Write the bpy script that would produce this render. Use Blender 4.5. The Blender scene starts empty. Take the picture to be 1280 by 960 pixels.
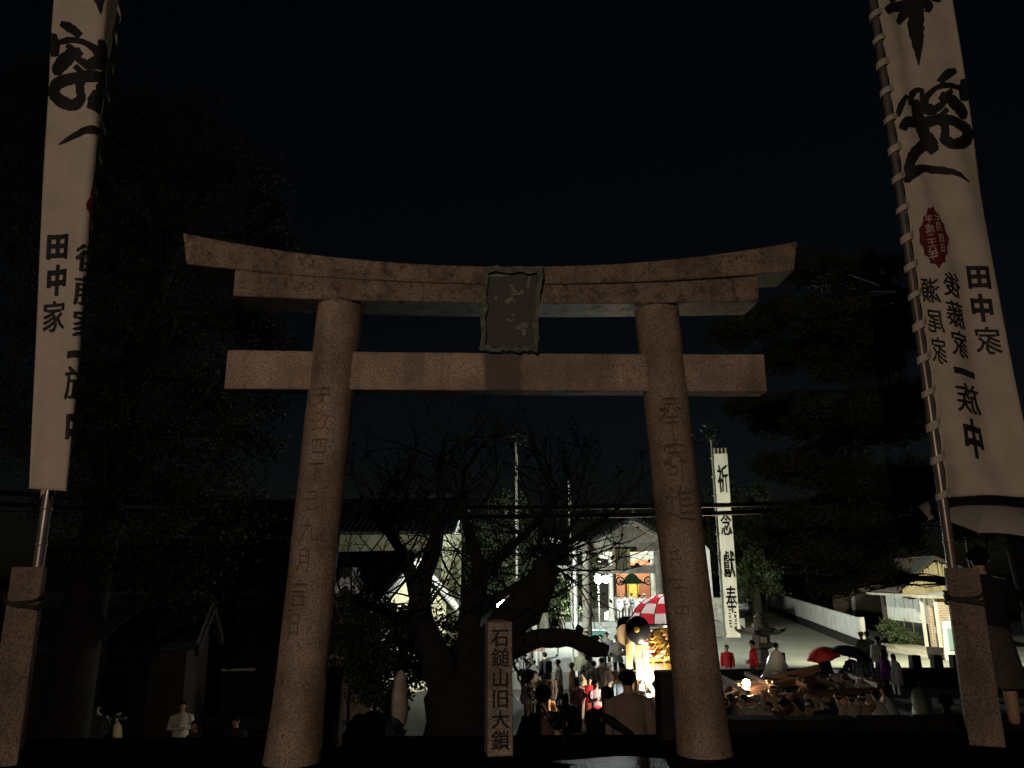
import bpy, bmesh, math, random
import numpy as np
from mathutils import Vector, Matrix

random.seed(7); rng = np.random.default_rng(7)
R = math.radians
scene = bpy.context.scene
COL = scene.collection

# ------------------------------------------------------------------ camera
FPX, PITCH, ROLL = 961.0, R(14.0), R(0.35)
CAM = np.array([0.0, 0.0, 1.5])
_r0 = np.array([1.0, 0, 0]); _f = np.array([0, math.cos(PITCH), math.sin(PITCH)]); _u0 = np.array([0, -math.sin(PITCH), math.cos(PITCH)])
_R = _r0 * math.cos(ROLL) - _u0 * math.sin(ROLL); _U = _u0 * math.cos(ROLL) + _r0 * math.sin(ROLL)
cd = bpy.data.cameras.new('camera'); cam = bpy.data.objects.new('camera', cd); COL.objects.link(cam)
cd.sensor_width = 36.0; cd.lens = 36.0 * FPX / 1280.0; cd.clip_start = 0.05; cd.clip_end = 3000
M4 = Matrix.Identity(4)
for i in range(3):
    M4[i][0], M4[i][1], M4[i][2], M4[i][3] = _R[i], _U[i], -_f[i], CAM[i]
cam.matrix_world = M4
scene.camera = cam

# ------------------------------------------------------------------ night sky
w = bpy.data.worlds.new('World'); scene.world = w; w.use_nodes = True
nt = w.node_tree; nt.nodes.clear()
sky = nt.nodes.new('ShaderNodeTexSky'); sky.sky_type = 'NISHITA'; sky.sun_disc = False
sky.sun_elevation = R(12.0); sky.sun_rotation = R(200); sky.ozone_density = 1.6
bgn = nt.nodes.new('ShaderNodeBackground'); bgn.inputs['Strength'].default_value = 0.0008
won = nt.nodes.new('ShaderNodeOutputWorld')
nt.links.new(sky.outputs[0], bgn.inputs[0]); nt.links.new(bgn.outputs[0], won.inputs[0])
scene.view_settings.view_transform = 'Standard'; scene.view_settings.look = 'None'
scene.view_settings.exposure = 0.0; scene.view_settings.gamma = 1.0; scene.view_settings.use_curve_mapping = False
scene.cycles.max_bounces = 5; scene.cycles.transparent_max_bounces = 6
scene.cycles.sample_clamp_indirect = 3.0
scene.cycles.use_denoising = True
LP = dict(front=1750, led=15500, yard=6500, flood=3600, torch=520, wall=8500, hall=1000, dome=110)     # lamp powers, watts

# ------------------------------------------------------------------ pixel helpers (photograph is 1280 x 960)
def ray(px, py): return _f + _R * ((px - 640) / FPX) + _U * ((480 - py) / FPX)
def atY(px, py, Y):
    d = ray(px, py); return CAM + d * (Y / d[1])
def atZ(px, py, Z):
    d = ray(px, py); return CAM + d * ((Z - CAM[2]) / d[2])
STREET = -3.2
def plaza_z(Y): return -2.5 if Y < 45 else min(-2.0, -2.5 + 0.5 * (Y - 45) / 35)

# ------------------------------------------------------------------ materials
MATS = {}
def mat(name, col, rough=0.7, var=0.25, scale=8.0, bump=0.0, bscale=30.0, metal=0.0, emit=0.0, col2=None, spec=0.5, trans=0.0, sub=None, alpha=None):
    if name in MATS: return MATS[name]
    m = bpy.data.materials.new(name); m.use_nodes = True; MATS[name] = m
    n = m.node_tree.nodes; l = m.node_tree.links; b = n['Principled BSDF']
    b.inputs['Roughness'].default_value = rough; b.inputs['Metallic'].default_value = metal
    b.inputs['Specular IOR Level'].default_value = spec
    tc = n.new('ShaderNodeTexCoord')
    c2 = col2 if col2 else tuple(max(0, x * (1 - var)) for x in col)
    if var > 0 or col2:
        no = n.new('ShaderNodeTexNoise'); no.inputs['Scale'].default_value = scale; no.inputs['Detail'].default_value = 6
        no.inputs['Roughness'].default_value = 0.65
        l.new(tc.outputs['Object'], no.inputs['Vector'])
        rp = n.new('ShaderNodeValToRGB'); rp.color_ramp.elements[0].position = 0.34; rp.color_ramp.elements[1].position = 0.66
        rp.color_ramp.elements[0].color = (*c2, 1); rp.color_ramp.elements[1].color = (*col, 1)
        l.new(no.outputs['Fac'], rp.inputs[0]); l.new(rp.outputs[0], b.inputs['Base Color'])
    else:
        b.inputs['Base Color'].default_value = (*col, 1)
    if bump > 0:
        nb = n.new('ShaderNodeTexNoise'); nb.inputs['Scale'].default_value = bscale; nb.inputs['Detail'].default_value = 5
        l.new(tc.outputs['Object'], nb.inputs['Vector'])
        bp = n.new('ShaderNodeBump'); bp.inputs['Strength'].default_value = bump; bp.inputs['Distance'].default_value = 0.02
        l.new(nb.outputs['Fac'], bp.inputs['Height']); l.new(bp.outputs[0], b.inputs['Normal'])
    if emit > 0:
        b.inputs['Emission Color'].default_value = (*col, 1); b.inputs['Emission Strength'].default_value = emit
    if trans > 0:
        b.inputs['Transmission Weight'].default_value = trans
    if sub:
        b.inputs['Subsurface Weight'].default_value = sub
    return m

def granite(name, base, dark, stain=None, wet=0.55, bumpy=0.5, spots=0.57):
    """speckled granite: coarse mottling, fine dark and pale grains, moss and water stains"""
    if name in MATS: return MATS[name]
    m = bpy.data.materials.new(name); m.use_nodes = True; MATS[name] = m
    n = m.node_tree.nodes; l = m.node_tree.links; b = n['Principled BSDF']
    tc = n.new('ShaderNodeTexCoord')
    def noise(scale, det, rough=0.6):
        t = n.new('ShaderNodeTexNoise'); t.inputs['Scale'].default_value = scale; t.inputs['Detail'].default_value = det
        t.inputs['Roughness'].default_value = rough; l.new(tc.outputs['Object'], t.inputs['Vector']); return t
    def ramp(src, p0, c0, p1, c1):
        r = n.new('ShaderNodeValToRGB'); r.color_ramp.elements[0].position = p0; r.color_ramp.elements[1].position = p1
        r.color_ramp.elements[0].color = (*c0, 1); r.color_ramp.elements[1].color = (*c1, 1); l.new(src, r.inputs[0]); return r
    def mixc(fac, a, bb, mode='MIX'):
        x = n.new('ShaderNodeMix'); x.data_type = 'RGBA'; x.blend_type = mode
        if hasattr(fac, 'is_output'): l.new(fac, x.inputs[0])
        else: x.inputs[0].default_value = fac
        l.new(a, x.inputs[6]); l.new(bb, x.inputs[7]); return x.outputs[2]
    big = noise(2.2, 5); c = ramp(big.outputs['Fac'], 0.35, tuple(x * 0.58 for x in base), 0.65, base).outputs[0]
    gr = noise(68, 3, 0.7); g = ramp(gr.outputs['Fac'], 0.38, (0.38, 0.36, 0.34), 0.58, (1.35, 1.32, 1.28)).outputs[0]
    c = mixc(0.85, c, g, 'MULTIPLY')
    mpn = n.new('ShaderNodeMapping'); mpn.inputs['Scale'].default_value = (5, 5, 0.8); l.new(tc.outputs['Object'], mpn.inputs['Vector'])
    stn = n.new('ShaderNodeTexNoise'); stn.inputs['Scale'].default_value = 1.0; stn.inputs['Detail'].default_value = 5; l.new(mpn.outputs[0], stn.inputs['Vector'])
    c = mixc(0.5, c, ramp(stn.outputs['Fac'], 0.38, (0.45, 0.42, 0.40), 0.58, (1.1, 1.1, 1.1)).outputs[0], 'MULTIPLY')      # rain streaks
    blot = noise(9, 6, 0.75); bm_ = ramp(blot.outputs['Fac'], spots, (0, 0, 0), spots + 0.13, (1, 1, 1))
    dk = n.new('ShaderNodeRGB'); dk.outputs[0].default_value = (*dark, 1)
    c = mixc(bm_.outputs[0], c, dk.outputs[0])
    if stain:   # (half width, centre x) of a drip stain on the object's own X
        sx = n.new('ShaderNodeSeparateXYZ'); l.new(tc.outputs['Object'], sx.inputs[0])
        wob = noise(7, 4)
        ad = n.new('ShaderNodeMath'); ad.operation = 'MULTIPLY_ADD'; l.new(wob.outputs['Fac'], ad.inputs[0]); ad.inputs[1].default_value = 0.10; l.new(sx.outputs[0], ad.inputs[2])
        su = n.new('ShaderNodeMath'); su.operation = 'SUBTRACT'; l.new(ad.outputs[0], su.inputs[0]); su.inputs[1].default_value = stain[1] + 0.05
        ab = n.new('ShaderNodeMath'); ab.operation = 'ABSOLUTE'; l.new(su.outputs[0], ab.inputs[0])
        mr = n.new('ShaderNodeMapRange'); mr.inputs[1].default_value = stain[0] - 0.025; mr.inputs[2].default_value = stain[0] + 0.02; mr.inputs[3].default_value = 0.86; mr.inputs[4].default_value = 0
        l.new(ab.outputs[0], mr.inputs[0]); c = mixc(mr.outputs[0], c, dk.outputs[0])
    l.new(c, b.inputs['Base Color'])
    rr = n.new('ShaderNodeMapRange'); l.new(blot.outputs['Fac'], rr.inputs[0]); rr.inputs[1].default_value = 0.3; rr.inputs[2].default_value = 0.7
    rr.inputs[3].default_value = wet; rr.inputs[4].default_value = wet + 0.25; l.new(rr.outputs[0], b.inputs['Roughness'])
    bp = n.new('ShaderNodeBump'); bp.inputs['Strength'].default_value = bumpy; bp.inputs['Distance'].default_value = 0.012
    l.new(gr.outputs['Fac'], bp.inputs['Height']); l.new(bp.outputs[0], b.inputs['Normal'])
    return m

# ------------------------------------------------------------------ mesh builder
class MB:
    def __init__(s): s.v = []; s.f = []; s.m = []
    def add(s, vs, fs, m=0):
        o = len(s.v); s.v += [tuple(map(float, p)) for p in vs]; s.f += [tuple(i + o for i in f) for f in fs]; s.m += [m] * len(fs); return s
    def box(s, c, d, rz=0, m=0, taper=1.0):
        hx, hy, hz = d[0] / 2, d[1] / 2, d[2] / 2; ca, sa = math.cos(rz), math.sin(rz); vs = []
        for z, t in ((-hz, 1), (hz, taper)):
            for x, y in ((-hx, -hy), (hx, -hy), (hx, hy), (-hx, hy)):
                x *= t; y *= t; vs.append((c[0] + x * ca - y * sa, c[1] + x * sa + y * ca, c[2] + z))
        return s.add(vs, [(3, 2, 1, 0), (4, 5, 6, 7), (0, 1, 5, 4), (1, 2, 6, 5), (2, 3, 7, 6), (3, 0, 4, 7)], m)
    def bbox(s, x0, x1, y0, y1, z0, z1, m=0): return s.box(((x0 + x1) / 2, (y0 + y1) / 2, (z0 + z1) / 2), (x1 - x0, y1 - y0, z1 - z0), 0, m)
    def bar(s, a, b, w, h, m=0):
        a = np.array(a, float); b = np.array(b, float); d = b - a; d /= np.linalg.norm(d)
        up = np.array([0, 0, 1.0]) if abs(d[2]) < 0.95 else np.array([0, 1.0, 0])
        x = np.cross(d, up); x /= np.linalg.norm(x); y = np.cross(x, d)
        q = [(-w / 2, -h / 2), (w / 2, -h / 2), (w / 2, h / 2), (-w / 2, h / 2)]
        vs = [a + x * i + y * j for i, j in q] + [b + x * i + y * j for i, j in q]
        return s.add(vs, [(0, 1, 2, 3), (7, 6, 5, 4), (1, 0, 4, 5), (2, 1, 5, 6), (3, 2, 6, 7), (0, 3, 7, 4)], m)
    def tube(s, pts, rad, n=8, m=0, cap=True):
        pts = [np.array(p, float) for p in pts]
        if not hasattr(rad, '__len__'): rad = [rad] * len(pts)
        vs = []; fs = []; px = None
        for i, p in enumerate(pts):
            d = pts[min(i + 1, len(pts) - 1)] - pts[max(i - 1, 0)]; d = d / (np.linalg.norm(d) + 1e-9)
            if px is None:
                up = np.array([0, 0, 1.0]) if abs(d[2]) < 0.9 else np.array([1.0, 0, 0]); x = np.cross(d, up)
            else: x = px - d * (px @ d)
            x = x / (np.linalg.norm(x) + 1e-9); px = x; y = np.cross(d, x)
            for k in range(n):
                a = 2 * math.pi * k / n; vs.append(p + (x * math.cos(a) + y * math.sin(a)) * rad[i])
        for i in range(len(pts) - 1):
            for k in range(n):
                k2 = (k + 1) % n; fs.append((i * n + k, i * n + k2, (i + 1) * n + k2, (i + 1) * n + k))
        if cap: fs.append(tuple(range(n - 1, -1, -1))); fs.append(tuple((len(pts) - 1) * n + k for k in range(n)))
        return s.add(vs, fs, m)
    def lathe(s, prof, n=24, c=(0, 0, 0), m=0, sx=1, sy=1, a0=0.0, cap=True):
        vs = []; fs = []
        for r, z in prof:
            for k in range(n):
                a = 2 * math.pi * k / n + a0; vs.append((c[0] + r * sx * math.cos(a), c[1] + r * sy * math.sin(a), c[2] + z))
        for i in range(len(prof) - 1):
            for k in range(n):
                k2 = (k + 1) % n; fs.append((i * n + k, i * n + k2, (i + 1) * n + k2, (i + 1) * n + k))
        if cap: fs.append(tuple(range(n - 1, -1, -1))); fs.append(tuple((len(prof) - 1) * n + k for k in range(n)))
        return s.add(vs, fs, m)
    def ell(s, c, r, n=10, k=6, m=0):
        prof = [(max(0.02, math.sin(math.pi * i / k)), -math.cos(math.pi * i / k)) for i in range(k + 1)]
        vs = []; fs = []
        for q, z in prof:
            for j in range(n):
                a = 2 * math.pi * j / n; vs.append((c[0] + r[0] * q * math.cos(a), c[1] + r[1] * q * math.sin(a), c[2] + r[2] * z))
        for i in range(k):
            for j in range(n):
                j2 = (j + 1) % n; fs.append((i * n + j, i * n + j2, (i + 1) * n + j2, (i + 1) * n + j))
        return s.add(vs, fs, m)
    def prism(s, poly, y0, y1, m=0, axis='y'):
        """polygon in (x,z) extruded along y, or in (y,z) along x"""
        n = len(poly)
        if axis == 'y': vs = [(p[0], y0, p[1]) for p in poly] + [(p[0], y1, p[1]) for p in poly]
        else: vs = [(y0, p[0], p[1]) for p in poly] + [(y1, p[0], p[1]) for p in poly]
        fs = [tuple(range(n)), tuple(range(2 * n - 1, n - 1, -1))] + [(i, i + n, (i + 1) % n + n, (i + 1) % n) for i in range(n)]
        return s.add(vs, fs, m)
    def mesh(s, name, mats, smooth=False):
        me = bpy.data.meshes.new(name); me.from_pydata(s.v, [], s.f)
        for q in (mats if isinstance(mats, (list, tuple)) else [mats]): me.materials.append(q)
        me.polygons.foreach_set('material_index', s.m)
        bmx = bmesh.new(); bmx.from_mesh(me); bmesh.ops.recalc_face_normals(bmx, faces=bmx.faces); bmx.to_mesh(me); bmx.free()
        if smooth:
            me.polygons.foreach_set('use_smooth', [True] * len(me.polygons))
            try: me.set_sharp_from_angle(angle=R(40))
            except Exception: pass
        me.update(); return me
    def build(s, name, mats, parent=None, smooth=False, loc=None, rz=0):
        o = bpy.data.objects.new(name, s.mesh(name, mats, smooth)); COL.objects.link(o)
        if parent is not None: o.parent = parent
        if loc is not None: o.location = tuple(map(float, loc))
        if rz: o.rotation_euler = (0, 0, rz)
        return o

def tag(o, label=None, cat=None, group=None, kind=None):
    if label: o['label'] = label
    if cat: o['category'] = cat
    if group: o['group'] = group
    if kind: o['kind'] = kind
    return o
def thing(name, label, cat, loc=(0, 0, 0), rz=0, group=None, scale=1.0):
    o = bpy.data.objects.new(name, None); COL.objects.link(o); o.empty_display_size = 0.2
    o.location = tuple(map(float, loc)); o.rotation_euler = (0, 0, rz); o.scale = (scale,) * 3
    return tag(o, label, cat, group)
def inst(name, me, parent=None, loc=(0, 0, 0), rot=(0, 0, 0), scale=(1, 1, 1)):
    o = bpy.data.objects.new(name, me); COL.objects.link(o)
    if parent is not None: o.parent = parent
    o.location = tuple(map(float, loc)); o.rotation_euler = rot; o.scale = scale; return o
def lamp(name, parent, loc, power, col, radius=0.1, spot=None):
    d = bpy.data.lights.new(name, 'SPOT' if spot else 'POINT'); d.energy = power; d.color = col; d.shadow_soft_size = radius
    o = bpy.data.objects.new(name, d); COL.objects.link(o); o.parent = parent; o.location = tuple(map(float, loc))
    if spot:
        d.spot_size = spot[0]; d.spot_blend = spot[1]; v = Vector(spot[2]); o.rotation_euler = v.to_track_quat('-Z', 'Y').to_euler()
    return o

# ------------------------------------------------------------------ lettering
STROKES = {
 '奉': [[2,8.2,8,8.4],[2.5,6.9,7.6,7.1],[.8,5.5,9.4,5.8],[5,10,4.6,7.5,3.6,5.2,.8,2.8],[5.4,6,7.2,4,9.6,2.8],[3,3.4,7.2,3.6],[2.6,2,7.6,2.2],[5,4.6,5,-.2]],
 '寄': [[5,10,5.2,9],[1.4,8.6,1.2,7.2],[1.5,8.5,8.8,8.7,8.4,7.4],[2.6,6.7,7.6,6.9],[5,7.9,4.6,6.5,2.4,5],[5.4,6.4,7.8,5],[.8,4.2,9.4,4.5],[2.6,3.2,2.6,1],[2.6,3.2,5.2,3.3,5.2,1.2],[2.6,1.2,5.2,1.3],[7.4,4.4,7.4,-.3,6.2,.4]],
 '進': [[1.6,9.2,2.6,8.3],[1,6.6,2.6,6.8,1.6,4.6,2.6,4.2,1.4,1.8],[.4,1.2,2.4,1.9,5,.6,10,.2],[5.4,10,4.6,8,3.4,6.4],[4.6,8,4.6,2],[4.6,7.8,9.2,8],[7,9.6,6.8,2.2],[4.6,6,8.8,6.2],[4.6,4.2,8.8,4.4],[4.6,2.2,9.4,2.4]],
 '安': [[5,10,5.2,9],[1.4,8.4,1.2,7],[1.5,8.3,8.8,8.5,8.2,7.2],[5,7.4,3.4,3.8,8,.4],[6.8,5.4,5.6,2.8,1.6,.2],[.8,5,9.4,5.3]],
 '政': [[.8,8.8,5,9],[3,8.8,3,1.6],[3,5.4,5,5.6],[1.4,5.8,1.4,1.6],[.4,1,5.2,2],[6.6,9.8,6,7.6,5.2,6.2],[6.2,7.4,9.6,7.7],[8.6,7.4,7.6,3.8,5,.2],[6.2,5.6,7.6,2.6,9.8,.2]],
 '四': [[1.4,8.4,1.6,1.4],[1.4,8.4,8.8,8.6,8.4,1.4],[4,8.4,3.8,5.4,2.8,4.2],[6,8.4,6,5,7.6,4.6],[1.6,1.8,8.4,1.9]],
 '丁': [[1,8.4,9.2,8.7],[5.2,8.4,5.2,.6,3.8,1.4]], '巳': [[2,8.6,7.8,8.8,7.6,5.2],[2.2,5.2,7.6,5.3],[2.2,8.6,2.2,1.2,3,.6,8.4,.7,8.8,2.4]],
 '九': [[4.4,9.8,4.2,6,1,.4],[1,6.6,7,7,6.8,1.2,7.6,.6,9.4,.8,9.6,2.6]], '月': [[2.8,9,2.8,4,1.4,.4],[2.8,9,7.8,9.2,7.8,.4,6.4,1],[2.8,6.4,7.8,6.5],[2.8,3.9,7.8,4]],
 '吉': [[1,7.8,9,8],[5,10,5,5.4],[2,5.3,8,5.5],[2.4,3.8,2.6,.2],[2.4,3.8,7.8,3.9,7.5,.2],[2.6,.6,7.5,.7]], '日': [[2.4,9,2.6,.6],[2.4,9,7.8,9.1,7.6,.6],[2.6,5,7.6,5.1],[2.6,.9,7.6,1]],
 '氏': [[7.8,9.4,2.2,8],[2.4,8,2.4,1,4.6,2],[2.4,4.8,9,5.2],[5.2,8.8,6,4,8.4,.6,9.6,2.4]], '子': [[2,8.8,7.8,9,5.2,6.8],[5.2,6.8,5.4,.6,3.8,1.4],[.8,4.6,9.4,4.9]], '中': [[1.6,7.2,1.8,3],[1.6,7.2,8.4,7.4,8.1,3],[1.8,3.6,8.1,3.7],[5,9.8,5,-.2]]}
_G = {}
def glyph(ch, bold=0.0):
    """flat mesh (verts 2-D in a unit cell centred on 0,0, faces) of one character"""
    if (ch, bold) not in _G:
        c = bpy.data.curves.new('glyph', 'FONT'); c.body = ch; c.size = 1; c.resolution_u = 2; c.offset = bold
        o = bpy.data.objects.new('glyph', c); COL.objects.link(o); me = bpy.data.meshes.new_from_object(o)
        vs = [(v.co.x - 0.5, v.co.y - 0.38) for v in me.vertices]; fs = [tuple(p.vertices) for p in me.polygons]
        bpy.data.objects.remove(o); bpy.data.curves.remove(c); bpy.data.meshes.remove(me); _G[(ch, bold)] = (vs, fs)
    return _G[(ch, bold)]
def heavy(ch):
    """dense characters: brush weight from three overlapping impressions instead of an outline offset"""
    vs, fs = glyph(ch, 0.0); V = []; Fc = []
    for k, (dx, dy) in enumerate(((-.017, .006), (0, -.006), (.017, .006))): o = len(V); V += [(x + dx, y + dy) for x, y in vs]; Fc += [tuple(i + o for i in f) for f in fs]
    return V, Fc
def refine(vs, fs, maxlen):
    b = bmesh.new(); vv = [b.verts.new((x, y, 0)) for x, y in vs]
    for f in fs:
        try: b.faces.new([vv[i] for i in f])
        except ValueError: pass
    for _ in range(5):
        es = [e for e in b.edges if e.calc_length() > maxlen]
        if not es: break
        bmesh.ops.subdivide_edges(b, edges=es, cuts=1); bmesh.ops.triangulate(b, faces=b.faces[:])
    b.verts.index_update(); out = ([(v.co.x, v.co.y) for v in b.verts], [tuple(v.index for v in f.verts) for f in b.faces]); b.free(); return out
def brush(pts, n=5):
    """ribbon polygon of one brush stroke: pts = (x, y, width)"""
    P = np.array(pts, float); t = np.linspace(0, len(P) - 1, (len(P) - 1) * n + 1); Q = np.stack([np.interp(t, range(len(P)), P[:, k]) for k in range(3)], 1)
    for _ in range(3): Q[1:-1, :] = (Q[:-2] + 2 * Q[1:-1] + Q[2:]) / 4
    d = np.gradient(Q[:, :2], axis=0); d /= np.linalg.norm(d, axis=1)[:, None] + 1e-9; nn = np.stack([-d[:, 1], d[:, 0]], 1)
    jit = rng.uniform(0.88, 1.1, (len(Q), 2))
    a = Q[:, :2] + nn * Q[:, 2:3] / 2 * jit[:, :1]; b = Q[:, :2] - nn * Q[:, 2:3] / 2 * jit[:, 1:]
    vs = [tuple(p) for p in a] + [tuple(p) for p in b]; k = len(Q)
    return vs, [(i, i + 1, i + 1 + k, i + k) for i in range(k - 1)]
# ================================================================== THE SETTING: ground, terrace, steps, street, plaza
WETSTONE = mat('wet_paving', (0.012, 0.011, 0.0105), rough=0.6, var=0.5, scale=3, bump=1.0, bscale=30, spec=0.0)
ASPHALT = mat('asphalt', (0.035, 0.035, 0.034), rough=0.75, var=0.4, scale=2, bump=0.3, bscale=60)
GRAVEL = mat('plaza_gravel', (0.165, 0.172, 0.135), rough=0.9, var=0.4, scale=0.6, bump=0.5, bscale=40)
EARTH = mat('earth', (0.025, 0.020, 0.016), rough=0.95, var=0.5, scale=3, bump=0.6, bscale=12)
DARKSTONE = mat('dark_stone', (0.030, 0.027, 0.024), rough=0.85, var=0.5, scale=4, bump=0.6, bscale=22, spec=0.08)

def sheet(name, xs, ys, zf, m, sk='structure'):
    b = MB(); nx, ny = len(xs), len(ys)
    b.add([(x, y, zf(x, y)) for y in ys for x in xs], [(j * nx + i, j * nx + i + 1, (j + 1) * nx + i + 1, (j + 1) * nx + i) for j in range(ny - 1) for i in range(nx - 1)])
    return tag(b.build(name, m), kind=sk)
# one sheet of land out to the horizon, rising a little past the shrine
def land(x, y): return STREET - 0.02 if y < 36 else (plaza_z(y) - 0.4 if y < 94 else -2.2)
sheet('ground', [-1500, -200, -60, -20, 0, 20, 60, 200, 1500], [-600, -60, 0, 20, 35.9, 36.1, 60, 80, 130, 300, 2500], land, EARTH)
sheet('street', [-40, 0, 40], [6, 20, 35.2], lambda x, y: STREET, ASPHALT)
sheet('plaza', np.linspace(-22, 40, 12), np.linspace(35.2, 95, 24), lambda x, y: plaza_z(y), GRAVEL)
# entrance terrace the gate stands on
b = MB(); b.bbox(-30, 1.95, -20, 8.05, -3.6, 0.0); tag(b.build('terrace', WETSTONE), kind='structure')
b = MB(); b.bbox(1.95, 30, -20, 8.30, -3.6, 0.004)
tag(b.build('side_terrace', WETSTONE), kind='structure')
BLACKSTONE = mat('wet_black_stone', (0.011, 0.010, 0.009), rough=.8, var=.5, scale=4, bump=.6, bscale=22, spec=.1)
# wet film of rain on the terrace in front of the steps
q = MB(); n = 26; V = [(.95, 6.86, .004)] + [(.95 + (.62 + .12 * math.sin(3 * a + 1) + .07 * math.sin(7 * a)) * math.cos(a), 6.86 + (.22 + .05 * math.sin(5 * a)) * math.sin(a), .004) for a in [2 * math.pi * i / n for i in range(n)]]
q.add(V, [(0, i + 1, (i + 1) % n + 1) for i in range(n)]); tag(q.build('puddle', mat('rain_film', (.01, .01, .01), rough=.5, var=0, bump=1.0, bscale=60, spec=.03)), kind='structure')
# kerb of single stones right of the steps
kerb = thing('kerb', 'low row of dark kerb stones along the terrace right of the gate', 'kerb', (1.95, 8.15, 0))
kx = 0.0
while kx < 6.4:
    L = random.uniform(0.55, 0.95); q = MB(); q.box((kx + L / 2, random.uniform(-.02, .02), 0.065), (L - 0.02, 0.26, random.uniform(0.12, 0.145)), random.uniform(-.012, .012), taper=0.93)
    q.build('kerb_stone', BLACKSTONE, kerb); kx += L
# flight of steps down to the street, each tread a stone
steps = tag(bpy.data.objects.new('stairs', None), kind='structure'); COL.objects.link(steps)
NST = 18
for i in range(NST):
    q = MB(); q.bbox(0.02, 2.3, 8.06 + i * 0.34, 8.06 + i * 0.34 + 0.36, -3.25, -0.178 * (i + 1)); q.build('step', DARKSTONE, steps)
def stair_z(Y): return -0.178 * (int(max(0, (Y - 8.06)) / 0.34) + 1)
# earth bank left of the steps
sheet('bank', np.linspace(-30, 0.0, 26), np.linspace(8.06, 14.5, 10), lambda x, y: max(STREET + .004, -0.06 - (y - 8.06) * 0.5 + 0.06 * math.sin(x * 2.1 + y * 3)), EARTH)
# plaza edge: raised kerb and a low dark wall with stone posts
edge = thing('plaza_kerb', 'long low stone kerb stepping up from the street to the shrine yard', 'kerb', (0, 35.1, STREET))
for i in range(22):
    q = MB(); q.box((-14 + i * 1.0 + .5, 0, 0.33), (0.985, 0.35, 0.74), random.uniform(-.006, .006)); q.build('kerb_stone', mat('kerb_granite', (0.17, 0.165, 0.15), var=.4, scale=5, bump=.3), edge)
lw = thing('low_wall', 'low dark retaining wall with stubby stone posts at the street side of the yard', 'wall', (8.0, 34.6, STREET))
q = MB(); q.bbox(0, 22, -.18, .18, 0, 0.80); q.build('wall_body', BLACKSTONE, lw)
for px in (1083, 1145, 1172, 1196):
    X = atY(px, 838, 34.6)[0] - 8.0; q = MB(); q.box((X, 0, 1.06), (0.38, 0.36, 0.5), taper=.96); q.build('post', BLACKSTONE, lw)

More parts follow.
